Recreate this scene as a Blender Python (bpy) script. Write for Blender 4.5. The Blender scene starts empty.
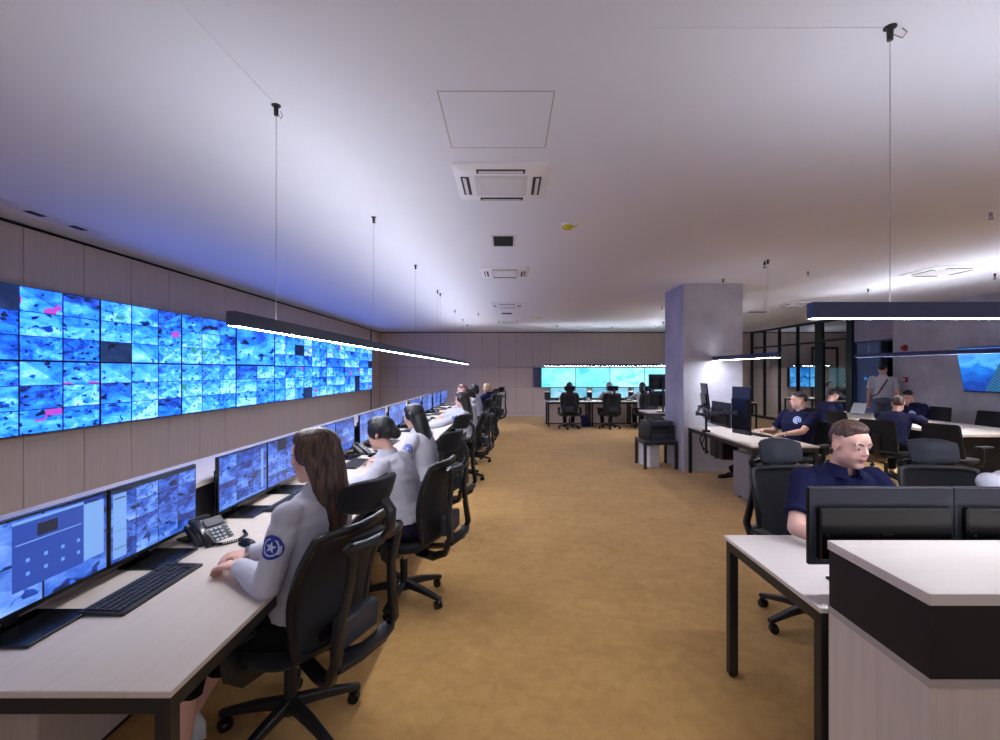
import bpy, bmesh, math, random
from mathutils import Vector as V, Matrix as M, Euler, noise
from mathutils.bvhtree import BVHTree
PI = math.pi
R = math.radians
random.seed(7)
SC = bpy.context.scene
COL = SC.collection
ORD = ['first', 'second', 'third', 'fourth', 'fifth', 'sixth', 'seventh', 'eighth', 'ninth', 'tenth', 'eleventh', 'twelfth']

# ------------------------------------------------------------------ materials
def newmat(name):
    m = bpy.data.materials.new(name)
    m.use_nodes = True
    nt = m.node_tree
    return m, nt, nt.nodes, nt.links, nt.nodes['Principled BSDF']

def srgb(r, g, b):
    f = lambda c: (c / 255 / 12.92) if c / 255 <= .04045 else ((c / 255 + .055) / 1.055) ** 2.4
    return (f(r), f(g), f(b), 1)

def plain(name, col, rough=.5, metal=0., spec=.5, noise_amt=0., nscale=40, bump=0., sheen=0.):
    m, nt, N, L, b = newmat(name)
    b.inputs['Base Color'].default_value = col
    b.inputs['Roughness'].default_value = rough
    b.inputs['Metallic'].default_value = metal
    b.inputs['Specular IOR Level'].default_value = spec
    if sheen:
        b.inputs['Sheen Weight'].default_value = sheen
    tc = N.new('ShaderNodeTexCoord')
    nz = N.new('ShaderNodeTexNoise'); nz.inputs['Scale'].default_value = nscale; nz.inputs['Detail'].default_value = 4
    L.new(tc.outputs['Object'], nz.inputs['Vector'])
    if noise_amt:
        mp = N.new('ShaderNodeMapRange')
        mp.inputs['To Min'].default_value = 1 - noise_amt; mp.inputs['To Max'].default_value = 1 + noise_amt
        L.new(nz.outputs['Fac'], mp.inputs['Value'])
        mx = N.new('ShaderNodeMix'); mx.data_type = 'RGBA'; mx.blend_type = 'MULTIPLY'; mx.inputs['Factor'].default_value = 1
        mx.inputs['A'].default_value = col
        L.new(mp.outputs['Result'], mx.inputs['B']); L.new(mx.outputs['Result'], b.inputs['Base Color'])
    if bump:
        bp = N.new('ShaderNodeBump'); bp.inputs['Strength'].default_value = bump; bp.inputs['Distance'].default_value = .004
        L.new(nz.outputs['Fac'], bp.inputs['Height']); L.new(bp.outputs['Normal'], b.inputs['Normal'])
    return m

def wood(name, c1, c2, scale=(1, 1, 12), rough=.45):
    m, nt, N, L, b = newmat(name)
    tc = N.new('ShaderNodeTexCoord'); mp = N.new('ShaderNodeMapping'); mp.inputs['Scale'].default_value = scale
    L.new(tc.outputs['Object'], mp.inputs['Vector'])
    nz = N.new('ShaderNodeTexNoise'); nz.inputs['Scale'].default_value = 3.0; nz.inputs['Detail'].default_value = 6
    nz.inputs['Distortion'].default_value = .4
    L.new(mp.outputs['Vector'], nz.inputs['Vector'])
    cr = N.new('ShaderNodeValToRGB')
    cr.color_ramp.elements[0].position = .3; cr.color_ramp.elements[0].color = c1
    cr.color_ramp.elements[1].position = .7; cr.color_ramp.elements[1].color = c2
    L.new(nz.outputs['Fac'], cr.inputs['Fac']); L.new(cr.outputs['Color'], b.inputs['Base Color'])
    b.inputs['Roughness'].default_value = rough
    return m

def emit(name, col, s):
    m, nt, N, L, b = newmat(name)
    b.inputs['Base Color'].default_value = (.02, .02, .02, 1)
    b.inputs['Emission Color'].default_value = col
    b.inputs['Emission Strength'].default_value = s
    return m

def mathn(N, L, op, a, b_=None, c=None):
    n = N.new('ShaderNodeMath'); n.operation = op
    for i, x in enumerate((a, b_, c)):
        if x is None: continue
        if isinstance(x, (int, float)): n.inputs[i].default_value = x
        else: L.new(x, n.inputs[i])
    return n.outputs[0]

def cctv(name, strength, ramp, black=.05, border=.02, scale=2.2, tint=True, boost=(1, 1, 1)):
    """a grid of security camera pictures: one cell per unit of UV"""
    m, nt, N, L, b = newmat(name)
    uv = N.new('ShaderNodeUVMap')
    fl = N.new('ShaderNodeVectorMath'); fl.operation = 'FLOOR'; L.new(uv.outputs['UV'], fl.inputs[0])
    fr = N.new('ShaderNodeVectorMath'); fr.operation = 'FRACTION'; L.new(uv.outputs['UV'], fr.inputs[0])
    wn = N.new('ShaderNodeTexWhiteNoise'); wn.noise_dimensions = '2D'; L.new(fl.outputs[0], wn.inputs['Vector'])
    zoom_ = N.new('ShaderNodeVectorMath'); zoom_.operation = 'SCALE'; L.new(fr.outputs[0], zoom_.inputs[0]); L.new(mathn(N, L, 'MULTIPLY_ADD', wn.outputs['Value'], 1.3, .5), zoom_.inputs['Scale'])
    off = N.new('ShaderNodeVectorMath'); off.operation = 'MULTIPLY_ADD'
    L.new(wn.outputs['Color'], off.inputs[0]); off.inputs[1].default_value = (60, 60, 60); L.new(zoom_.outputs[0], off.inputs[2])
    def noi(sc, det, dist):
        n = N.new('ShaderNodeTexNoise'); n.inputs['Scale'].default_value = sc; n.inputs['Detail'].default_value = det; n.inputs['Distortion'].default_value = dist
        L.new(off.outputs[0], n.inputs['Vector']); return n.outputs['Fac']
    n1 = noi(scale, 2, .6)                                  # broad light and shade of a room
    n2 = noi(scale * 1.9, 1.6, .5)                            # furniture, people
    sw = N.new('ShaderNodeSeparateColor'); L.new(wn.outputs['Color'], sw.inputs[0])
    fx = N.new('ShaderNodeSeparateXYZ'); L.new(fr.outputs[0], fx.inputs[0])
    # a bright slanting floor against a darker far wall, tilted differently in every picture
    ang = mathn(N, L, 'MULTIPLY_ADD', sw.outputs[0], 2.4, -1.2)
    dd = mathn(N, L, 'SUBTRACT', mathn(N, L, 'SUBTRACT', fx.outputs[1], .55), mathn(N, L, 'MULTIPLY', ang, mathn(N, L, 'SUBTRACT', fx.outputs[0], .5)))
    flo = mathn(N, L, 'MULTIPLY_ADD', mathn(N, L, 'LESS_THAN', mathn(N, L, 'ADD', dd, mathn(N, L, 'MULTIPLY', mathn(N, L, 'SUBTRACT', n2, .5), .12)), 0), .13, -.05)
    vo = N.new('ShaderNodeTexVoronoi'); vo.feature = 'F1'; vo.distance = 'CHEBYCHEV'; vo.inputs['Scale'].default_value = scale * 1.1
    L.new(off.outputs[0], vo.inputs['Vector'])
    sp = N.new('ShaderNodeSeparateXYZ'); L.new(vo.outputs['Color'], sp.inputs[0])
    s2 = sp
    a = mathn(N, L, 'MULTIPLY_ADD', n1, .75, mathn(N, L, 'MULTIPLY_ADD', sp.outputs[0], .13, .10))
    a = mathn(N, L, 'MULTIPLY_ADD', sw.outputs[1], .36, mathn(N, L, 'SUBTRACT', a, .11))
    a = mathn(N, L, 'ADD', a, flo)
    dark = N.new('ShaderNodeMapRange'); dark.inputs['From Min'].default_value = .34; dark.inputs['From Max'].default_value = .39
    dark.inputs['To Min'].default_value = .42; dark.inputs['To Max'].default_value = 0
    L.new(n2, dark.inputs['Value']); a = mathn(N, L, 'SUBTRACT', a, dark.outputs[0])
    fine = noi(scale * 9, 3, 0)
    a = mathn(N, L, 'MULTIPLY_ADD', mathn(N, L, 'SUBTRACT', fine, .5), .25, a)
    cr = N.new('ShaderNodeValToRGB'); e = cr.color_ramp.elements
    e[0].position = ramp[0][0]; e[0].color = ramp[0][1]
    e[1].position = ramp[-1][0]; e[1].color = ramp[-1][1]
    for p, c in ramp[1:-1]:
        x = e.new(p); x.color = c
    L.new(a, cr.inputs['Fac'])
    f2 = N.new('ShaderNodeSeparateXYZ'); L.new(fr.outputs[0], f2.inputs[0])
    mn = mathn(N, L, 'MINIMUM', mathn(N, L, 'MINIMUM', f2.outputs[0], f2.outputs[1]),
               mathn(N, L, 'MINIMUM', mathn(N, L, 'SUBTRACT', 1, f2.outputs[0]), mathn(N, L, 'SUBTRACT', 1, f2.outputs[1])))
    keep = mathn(N, L, 'GREATER_THAN', mn, border)
    live = mathn(N, L, 'GREATER_THAN', wn.outputs['Value'], black)
    k = mathn(N, L, 'MULTIPLY_ADD', mathn(N, L, 'MULTIPLY', keep, live), .96, .04)
    colr = cr.outputs['Color']
    if tint:   # few pictures carry a magenta or green object
        tn = mathn(N, L, 'MULTIPLY', mathn(N, L, 'GREATER_THAN', s2.outputs[1], .93), mathn(N, L, 'GREATER_THAN', sw.outputs[2], .72))
        mx = N.new('ShaderNodeMix'); mx.data_type = 'RGBA'; L.new(tn, mx.inputs['Factor']); L.new(colr, mx.inputs['A'])
        c3 = N.new('ShaderNodeMix'); c3.data_type = 'RGBA'; L.new(mathn(N, L, 'GREATER_THAN', sw.outputs[0], .75), c3.inputs['Factor'])
        c3.inputs['A'].default_value = (.42, .05, .16, 1); c3.inputs['B'].default_value = (.03, .24, .06, 1)
        L.new(c3.outputs['Result'], mx.inputs['B']); colr = mx.outputs['Result']
    bo = N.new('ShaderNodeVectorMath'); bo.operation = 'MULTIPLY'; bo.inputs[1].default_value = boost; L.new(colr, bo.inputs[0]); colr = bo.outputs[0]
    b.inputs['Base Color'].default_value = (.01, .01, .015, 1)
    b.inputs['Roughness'].default_value = .3
    L.new(colr, b.inputs['Emission Color'])
    L.new(mathn(N, L, 'MULTIPLY', k, strength), b.inputs['Emission Strength'])
    return m

# ------------------------------------------------------------------ mesh building
class MB:
    def __init__(s):
        s.bm = bmesh.new(); s.mi = 0
        s.uv = s.bm.loops.layers.uv.new('UVMap')
    def merge(s, b2, mat=None):
        mp = {}
        for v in b2.verts:
            mp[v] = s.bm.verts.new(mat @ v.co if mat else v.co)
        for f in b2.faces:
            try:
                nf = s.bm.faces.new([mp[v] for v in f.verts]); nf.material_index = s.mi
            except ValueError:
                pass
        b2.free(); return s
    def mat(s, i):
        s.mi = i; return s
    def box(s, c, d, bev=0., rot=None, seg=1, taper=None):
        b = bmesh.new(); bmesh.ops.create_cube(b, size=1)
        for v in b.verts:
            t = 1
            if taper and v.co.z > 0: t = taper
            v.co = V((v.co.x * d[0] * t, v.co.y * d[1] * t, v.co.z * d[2]))
        if bev:
            bmesh.ops.bevel(b, geom=b.edges[:], offset=bev, segments=seg, profile=.6, affect='EDGES', clamp_overlap=True)
        mt = M.Translation(V(c))
        if rot is not None:
            mt = mt @ (rot.to_4x4() if isinstance(rot, M) else Euler(rot).to_matrix().to_4x4())
        return s.merge(b, mt)
    def bb(s, x0, x1, y0, y1, z0, z1, bev=0., seg=1):
        return s.box(((x0 + x1) / 2, (y0 + y1) / 2, (z0 + z1) / 2), (x1 - x0, y1 - y0, z1 - z0), bev, None, seg)
    def rings(s, rs, cap0=True, cap1=True, closed=False):
        vs = [[s.bm.verts.new(p) for p in r] for r in rs]
        n = len(vs[0])
        fs = []
        pairs = list(zip(vs, vs[1:])) + ([(vs[-1], vs[0])] if closed else [])
        for a, b in pairs:
            for i in range(n):
                fs.append(s.bm.faces.new((a[i], a[(i + 1) % n], b[(i + 1) % n], b[i])))
        if not closed:
            if cap0: fs.append(s.bm.faces.new(vs[0][::-1]))
            if cap1: fs.append(s.bm.faces.new(vs[-1]))
        for f in fs: f.material_index = s.mi
        return s
    def cyl(s, p0, p1, r0, r1=None, n=12):
        return s.tube([p0, p1], [r0, r0 if r1 is None else r1], n)
    def tube(s, pts, rad, n=8, up=None, closed=False):
        """rad: number, list of numbers or list of (ra, rb); ra lies along `up`-perpendicular side, rb along up"""
        pts = [V(p) for p in pts]
        if isinstance(rad, (int, float)): rad = [rad] * len(pts)
        if isinstance(rad, tuple): rad = [rad] * len(pts)
        prev = None; rs = []
        N_ = len(pts)
        for i, p in enumerate(pts):
            if closed: t = pts[(i + 1) % N_] - pts[i - 1]
            else: t = pts[min(i + 1, N_ - 1)] - pts[max(i - 1, 0)]
            t.normalize()
            if up is not None:
                u = V(up); u = u - t * u.dot(t)
                if u.length < 1e-4: u = t.orthogonal()
            elif prev is None:
                u = t.orthogonal()
            else:
                u = prev - t * prev.dot(t)
            u.normalize(); prev = u
            w = t.cross(u)
            ra, rb = rad[i] if isinstance(rad[i], tuple) else (rad[i], rad[i])
            rs.append([p + w * (ra * math.cos(2 * PI * k / n)) + u * (rb * math.sin(2 * PI * k / n)) for k in range(n)])
        return s.rings(rs, closed=closed)
    def bar(s, pts, w, h, up=(0, 0, 1), closed=False):
        """rectangular section swept along pts"""
        pts = [V(p) for p in pts]; rs = []; N_ = len(pts)
        for i, p in enumerate(pts):
            t = (pts[(i + 1) % N_] - pts[i - 1]) if closed else pts[min(i + 1, N_ - 1)] - pts[max(i - 1, 0)]
            t.normalize(); u = V(up); u = u - t * u.dot(t)
            if u.length < 1e-4: u = t.orthogonal()
            u.normalize(); q = t.cross(u)
            ww = w[i] if isinstance(w, list) else w; hh = h[i] if isinstance(h, list) else h
            rs.append([p + q * (a * ww / 2) + u * (b_ * hh / 2) for a, b_ in ((-1, -.7), (-.7, -1), (.7, -1), (1, -.7), (1, .7), (.7, 1), (-.7, 1), (-1, .7))])
        return s.rings(rs, closed=closed)
    def ell(s, c, r, rot=None, n=14, m=9):
        b = bmesh.new(); bmesh.ops.create_uvsphere(b, u_segments=n, v_segments=m, radius=1)
        mt = M.Translation(V(c))
        if rot is not None: mt = mt @ (rot.to_4x4() if isinstance(rot, M) else Euler(rot).to_matrix().to_4x4())
        mt = mt @ M.Diagonal((r[0], r[1], r[2], 1))
        return s.merge(b, mt)
    def caps(s, p0, p1, r0, r1, n=12):
        """tapered capsule"""
        p0 = V(p0); p1 = V(p1); t = (p1 - p0)
        if t.length < 1e-6: return s
        t.normalize(); u = t.orthogonal().normalized(); w = t.cross(u); rs = []
        for k in range(4):
            a = PI / 2 * (1 - k / 3.0) * .97
            rs.append([p0 - t * (r0 * math.sin(a)) + (u * math.cos(2 * PI * j / n) + w * math.sin(2 * PI * j / n)) * (r0 * math.cos(a)) for j in range(n)])
        for k in range(4):
            a = PI / 2 * (k / 3.0) * .97
            rs.append([p1 + t * (r1 * math.sin(a)) + (u * math.cos(2 * PI * j / n) + w * math.sin(2 * PI * j / n)) * (r1 * math.cos(a)) for j in range(n)])
        return s.rings(rs)
    def prism(s, poly, z0, z1):
        return s.rings([[V((x, y, z0)) for x, y in poly], [V((x, y, z1)) for x, y in poly]])
    def quad(s, p, uvs=None):
        vs = [s.bm.verts.new(V(q)) for q in p]
        f = s.bm.faces.new(vs); f.material_index = s.mi
        if uvs:
            for l, t in zip(f.loops, uvs): l[s.uv].uv = t
        return s
    def mesh(s, name='m'):
        me = bpy.data.meshes.new(name)
        bmesh.ops.recalc_face_normals(s.bm, faces=s.bm.faces[:])
        s.bm.to_mesh(me); s.bm.free(); return me
    def done(s, name, mats, parent=None, loc=(0, 0, 0), rot=(0, 0, 0), smooth=35):
        return obj(name, s.mesh(name), mats, parent, loc, rot, smooth)

def obj(name, me, mats, parent=None, loc=(0, 0, 0), rot=(0, 0, 0), smooth=35):
    if not isinstance(mats, (list, tuple)): mats = [mats]
    for m in mats: me.materials.append(m)
    if smooth:
        me.polygons.foreach_set('use_smooth', [True] * len(me.polygons))
        if smooth < 180: me.set_sharp_from_angle(angle=R(smooth))
    o = bpy.data.objects.new(name, me); COL.objects.link(o)
    o.parent = parent; o.location = loc; o.rotation_euler = rot
    return o

def tag(o, label, cat, group=None):
    o['label'] = label; o['category'] = cat
    if group: o['group'] = group
    return o

def thing(name, label, cat, loc=(0, 0, 0), rz=0., group=None):
    o = bpy.data.objects.new(name, None); COL.objects.link(o)
    o.empty_display_size = .1
    o.location = loc; o.rotation_euler = (0, 0, R(rz))
    return tag(o, label, cat, group)

def struct(o):
    o['kind'] = 'structure'; return o

KIDS = {}
def dup(root, loc, rz, label, group=None):
    """copy a thing with its parts and their sub-parts"""
    if root not in KIDS:
        KIDS[root] = [(c, list(c.children)) for c in root.children]
    r = root.copy(); COL.objects.link(r); r.location = loc; r.rotation_euler = (0, 0, R(rz)); r['label'] = label
    if group: r['group'] = group
    for c, gs in KIDS[root]:
        k = c.copy(); COL.objects.link(k); k.parent = r
        for g in gs:
            q = g.copy(); COL.objects.link(q); q.parent = k
    return r

def remesh(mb, voxel, smooth=4, fac=.5):
    me = mb.mesh('tmp') if isinstance(mb, MB) else mb
    o = bpy.data.objects.new('tmp', me); COL.objects.link(o)
    md = o.modifiers.new('r', 'REMESH'); md.mode = 'VOXEL'; md.voxel_size = voxel
    if smooth:
        sm = o.modifiers.new('s', 'SMOOTH'); sm.iterations = smooth; sm.factor = fac
    dg = bpy.context.evaluated_depsgraph_get()
    out = bpy.data.meshes.new_from_object(o.evaluated_get(dg))
    bpy.data.objects.remove(o); bpy.data.meshes.remove(me)
    return out

def displace(me, fn):
    ns = [v.normal.copy() for v in me.vertices]
    for v, n in zip(me.vertices, ns):
        v.co += n * fn(v.co, n)
    me.update()
# ------------------------------------------------------------------ the palette
MAT = {}
MAT['ceiling'] = plain('ceiling_paint', srgb(232, 234, 245), .9, spec=.2, noise_amt=.015, nscale=3)
MAT['panel'] = wood('wall_panel_oak', srgb(196, 178, 168), srgb(206, 190, 180), (14, 14, .5), .6)
MAT['desk'] = wood('desk_oak', srgb(204, 190, 176), srgb(211, 198, 185), (14, .6, 14), .4)
MAT['desk_x'] = wood('desk_oak_cross', srgb(218, 208, 201), srgb(223, 214, 208), (.6, 14, 14), .4)
MAT['body_wood'] = wood('cabinet_oak', srgb(205, 192, 184), srgb(216, 204, 196), (9, 9, .6), .5)
MAT['edge'] = plain('edge_band', srgb(176, 166, 160), .5)
MAT['black_panel'] = plain('black_laminate', srgb(30, 29, 33), .5, spec=.3)
MAT['black_metal'] = plain('black_powder_coat', srgb(28, 27, 28), .45)
MAT['gap'] = plain('shadow_gap_black', srgb(14, 13, 14), .9)
MAT['plastic'] = plain('black_plastic', srgb(27, 28, 31), .42, bump=.05, nscale=300)
MAT['gloss'] = plain('gloss_black_plastic', srgb(18, 19, 22), .22)
MAT['grayplastic'] = plain('slate_plastic', srgb(58, 62, 72), .4)
MAT['rear_reflection'] = plain('rear_cover_reflection', srgb(62, 66, 82), .35)  # video wall's reflection on the monitor backs, put into the colour
MAT['pedestal'] = plain('pedestal_gray', srgb(132, 128, 134), .5)
MAT['key'] = plain('key_plastic', srgb(40, 41, 45), .5)
MAT['keyglyph'] = plain('pale_key', srgb(150, 155, 165), .5)
MAT['fabric'] = plain('black_fabric', srgb(30, 31, 35), .9, spec=.25, bump=.3, nscale=400, sheen=.15)
MAT['slate_fabric'] = plain('slate_leather', srgb(50, 54, 66), .55, spec=.4)
MAT['navy_pad'] = plain('navy_headrest_fabric', srgb(22, 34, 78), .8)
MAT['chrome'] = plain('brushed_steel', srgb(190, 190, 195), .25, metal=1)
MAT['white'] = plain('white_plastic', srgb(246, 246, 252), .45)
MAT['offwhite'] = plain('pale_gray_plastic', srgb(222, 222, 230), .5)
MAT['slot'] = plain('dark_slot', srgb(42, 42, 50), .7)
MAT['yellow'] = plain('yellow_plastic', srgb(214, 205, 40), .5)
MAT['red'] = plain('red_plastic', srgb(150, 22, 30), .4)
MAT['lamp'] = plain('navy_anodised', srgb(56, 61, 90), .4, metal=.2)
MAT['wire'] = plain('steel_wire', srgb(150, 150, 156), .4, metal=.6)
MAT['paper'] = plain('paper', srgb(235, 235, 232), .8)
MAT['bluebin'] = plain('blue_bin_plastic', srgb(24, 34, 96), .5)
MAT['silver'] = plain('silver_plastic', srgb(188, 190, 196), .35, metal=.3)
MAT['lamp_down'] = emit('lamp_diffuser', (.87, .90, 1, 1), 92)
MAT['lamp_up'] = emit('lamp_upper_diffuser', (.88, .91, 1, 1), 42)
MAT['lamp_up_soft'] = emit('lamp_upper_diffuser_soft', (.88, .91, 1, 1), 9)
MAT['lamp_down_strong'] = emit('lamp_diffuser_bright', (.90, .92, 1, 1), 190)
MAT['lamp_up_strong'] = emit('lamp_upper_diffuser_bright', (.90, .92, 1, 1), 95)
MAT['screen_glow'] = emit('tablet_screen', (.55, .75, 1, 1), 1.0)
c = lambda r, g, b: srgb(r, g, b)
MAT['cctv_wall'] = cctv('camera_feeds_wall', 1.15, [(.22, c(4, 10, 34)), (.40, c(14, 70, 126)), (.55, c(32, 128, 182)), (.72, c(76, 178, 222)), (.92, c(170, 232, 255))], .035, boost=(1, 1.12, 3.3))
MAT['cctv_desk'] = cctv('camera_feeds_desk', .5, [(.25, c(20, 30, 70)), (.45, c(40, 72, 160)), (.62, c(74, 122, 214)), (.85, c(140, 180, 245)), (1, c(190, 215, 255))], .02, .015, 1.7, False, boost=(1, 1.3, 1.85))
MAT['cctv_tv'] = cctv('meeting_room_feeds', .9, [(.2, c(8, 60, 150)), (.5, c(24, 140, 230)), (.9, c(120, 205, 255))], .0, .03, 2, False)
MAT['map'] = cctv('map_display', .95, [(.2, c(90, 205, 225)), (.5, c(120, 232, 246)), (.9, c(190, 252, 255))], 0, .004, .8, False, boost=(1, 1.2, 1.3))
MAT['map_desk'] = cctv('pale_application', .85, [(.25, c(80, 180, 215)), (.6, c(150, 215, 240)), (.95, c(205, 238, 252))], 0, .01, 1.1, False)
MAT['ui_blue'] = emit('ui_blue', srgb(34, 74, 182), .75)
MAT['ui_pale'] = emit('ui_pale', srgb(128, 178, 250), .75)
MAT['ui_dark'] = emit('ui_dark', srgb(16, 20, 48), .75)
MAT['ui_dot'] = emit('ui_dot', srgb(110, 170, 250), .75)
MAT['exit_blue'] = emit('lit_blue_sign', srgb(30, 120, 220), .8)

def skin(name, col):
    m, nt, N, L, b = newmat(name)
    b.inputs['Base Color'].default_value = col
    b.inputs['Roughness'].default_value = .5
    b.inputs['Subsurface Weight'].default_value = .08
    b.inputs['Subsurface Radius'].default_value = (.01, .004, .002)
    nz = N.new('ShaderNodeTexNoise'); nz.inputs['Scale'].default_value = 30
    mp = N.new('ShaderNodeMapRange'); mp.inputs['To Min'].default_value = .93; mp.inputs['To Max'].default_value = 1.07
    L.new(nz.outputs['Fac'], mp.inputs['Value'])
    mx = N.new('ShaderNodeMix'); mx.data_type = 'RGBA'; mx.blend_type = 'MULTIPLY'; mx.inputs['Factor'].default_value = 1
    mx.inputs['A'].default_value = col; L.new(mp.outputs['Result'], mx.inputs['B']); last = mx.outputs['Result']
    for at, cc in (('fade', srgb(150, 116, 106)), ('lip', srgb(184, 118, 110)), ('flush', srgb(214, 146, 130))):
        an = N.new('ShaderNodeAttribute'); an.attribute_name = at
        q = N.new('ShaderNodeMix'); q.data_type = 'RGBA'; L.new(an.outputs['Fac'], q.inputs['Factor']); L.new(last, q.inputs['A']); q.inputs['B'].default_value = cc; last = q.outputs['Result']
    L.new(last, b.inputs['Base Color'])
    return m
MAT['skin'] = skin('skin_fair', srgb(222, 176, 158))
MAT['skin2'] = skin('skin_rosy', srgb(210, 160, 142))
MAT['shirt_white'] = plain('white_cotton', srgb(194, 193, 205), .85, spec=.2, bump=.12, nscale=120)
MAT['shirt_navy'] = plain('navy_pique', srgb(20, 22, 56), .9, spec=.2, bump=.15, nscale=300)
MAT['shirt_gray'] = plain('gray_cotton', srgb(205, 206, 216), .9, spec=.2)
MAT['trouser'] = plain('black_trouser_cloth', srgb(15, 15, 20), .9, spec=.2)
MAT['trouser_navy'] = plain('navy_trouser_cloth', srgb(22, 22, 48), .9, spec=.2)
MAT['trouser_gray'] = plain('gray_denim', srgb(92, 98, 122), .9, spec=.2)
MAT['shoe_black'] = plain('black_shoe_leather', srgb(14, 14, 17), .4)
MAT['shoe_white'] = plain('white_shoe_leather', srgb(220, 220, 222), .5)
MAT['badge_blue'] = plain('badge_blue', srgb(38, 54, 150), .7)
MAT['badge_pale'] = plain('badge_pale', srgb(190, 205, 240), .7)
MAT['strap'] = plain('dark_strap', srgb(60, 60, 72), .7)

def hairmat(name, c1, c2):
    m, nt, N, L, b = newmat(name)
    tc = N.new('ShaderNodeTexCoord'); mp = N.new('ShaderNodeMapping'); mp.inputs['Scale'].default_value = (70, 70, 5)
    L.new(tc.outputs['Object'], mp.inputs['Vector'])
    nz = N.new('ShaderNodeTexNoise'); nz.inputs['Scale'].default_value = 1; nz.inputs['Detail'].default_value = 4
    L.new(mp.outputs['Vector'], nz.inputs['Vector'])
    cr = N.new('ShaderNodeValToRGB'); cr.color_ramp.elements[0].color = c1; cr.color_ramp.elements[1].color = c2
    cr.color_ramp.elements[0].position = .35; cr.color_ramp.elements[1].position = .68
    L.new(nz.outputs['Fac'], cr.inputs['Fac']); L.new(cr.outputs['Color'], b.inputs['Base Color'])
    bp = N.new('ShaderNodeBump'); bp.inputs['Strength'].default_value = .5; bp.inputs['Distance'].default_value = .004
    L.new(nz.outputs['Fac'], bp.inputs['Height']); L.new(bp.outputs['Normal'], b.inputs['Normal'])
    b.inputs['Roughness'].default_value = .48
    return m
MAT['hair_brown'] = hairmat('brown_hair', srgb(38, 24, 20), srgb(104, 72, 56))
MAT['hair_black'] = hairmat('black_hair', srgb(9, 9, 13), srgb(28, 27, 34))
MAT['hair_dark'] = hairmat('dark_brown_hair', srgb(26, 19, 19), srgb(52, 38, 36))
MAT['hair_red'] = hairmat('reddish_hair', srgb(64, 34, 30), srgb(112, 66, 56))
MAT['hair_blond'] = hairmat('blond_hair', srgb(150, 118, 84), srgb(206, 176, 138))
MAT['hair_pale'] = hairmat('pale_blond_hair', srgb(138, 130, 140), srgb(196, 190, 200))
MAT['hair_mid'] = hairmat('mid_brown_hair', srgb(54, 38, 34), srgb(98, 72, 62))
MAT['eye'] = plain('eye_white', srgb(225, 222, 222), .25)
MAT['iris'] = plain('iris_dark', srgb(40, 30, 28), .2)

def carpet():
    m, nt, N, L, b = newmat('mustard_carpet')
    tc = N.new('ShaderNodeTexCoord')
    big = N.new('ShaderNodeTexNoise'); big.inputs['Scale'].default_value = 1.7; big.inputs['Detail'].default_value = 5; big.inputs['Roughness'].default_value = .6
    fine = N.new('ShaderNodeTexNoise'); fine.inputs['Scale'].default_value = 120; fine.inputs['Detail'].default_value = 3
    mid = N.new('ShaderNodeTexNoise'); mid.inputs['Scale'].default_value = 11; mid.inputs['Detail'].default_value = 3; mid.inputs['Distortion'].default_value = .8
    for n in (big, fine, mid): L.new(tc.outputs['Object'], n.inputs['Vector'])
    a = mathn(N, L, 'MULTIPLY', big.outputs['Fac'], .36)
    a = mathn(N, L, 'MULTIPLY_ADD', mid.outputs['Fac'], .35, a)
    a = mathn(N, L, 'MULTIPLY_ADD', fine.outputs['Fac'], .25, a)
    cr = N.new('ShaderNodeValToRGB')
    cr.color_ramp.elements[0].position = .34; cr.color_ramp.elements[0].color = srgb(180, 138, 80)
    cr.color_ramp.elements[1].position = .70; cr.color_ramp.elements[1].color = srgb(217, 174, 108)
    L.new(a, cr.inputs['Fac']); L.new(cr.outputs['Color'], b.inputs['Base Color'])
    b.inputs['Roughness'].default_value = .95; b.inputs['Specular IOR Level'].default_value = .1
    b.inputs['Sheen Weight'].default_value = .15
    bp = N.new('ShaderNodeBump'); bp.inputs['Strength'].default_value = .5; bp.inputs['Distance'].default_value = .006
    L.new(fine.outputs['Fac'], bp.inputs['Height']); L.new(bp.outputs['Normal'], b.inputs['Normal'])
    return m
MAT['carpet'] = carpet()

def concrete():
    m, nt, N, L, b = newmat('gray_concrete')
    tc = N.new('ShaderNodeTexCoord')
    n1 = N.new('ShaderNodeTexNoise'); n1.inputs['Scale'].default_value = 2.2; n1.inputs['Detail'].default_value = 8; n1.inputs['Roughness'].default_value = .65
    L.new(tc.outputs['Object'], n1.inputs['Vector'])
    cr = N.new('ShaderNodeValToRGB')
    cr.color_ramp.elements[0].position = .3; cr.color_ramp.elements[0].color = srgb(172, 172, 184)
    cr.color_ramp.elements[1].position = .72; cr.color_ramp.elements[1].color = srgb(206, 206, 218)
    L.new(n1.outputs['Fac'], cr.inputs['Fac']); L.new(cr.outputs['Color'], b.inputs['Base Color'])
    b.inputs['Roughness'].default_value = .75
    bp = N.new('ShaderNodeBump'); bp.inputs['Strength'].default_value = .15; L.new(n1.outputs['Fac'], bp.inputs['Height']); L.new(bp.outputs['Normal'], b.inputs['Normal'])
    return m
MAT['concrete'] = concrete()
MAT['blue_door'] = plain('slate_blue_door', srgb(82, 104, 152), .55)
MAT['header'] = plain('lilac_gray_plaster', srgb(150, 148, 170), .8)
MAT['corridor'] = plain('dark_corridor', srgb(30, 38, 60), .8)

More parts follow.
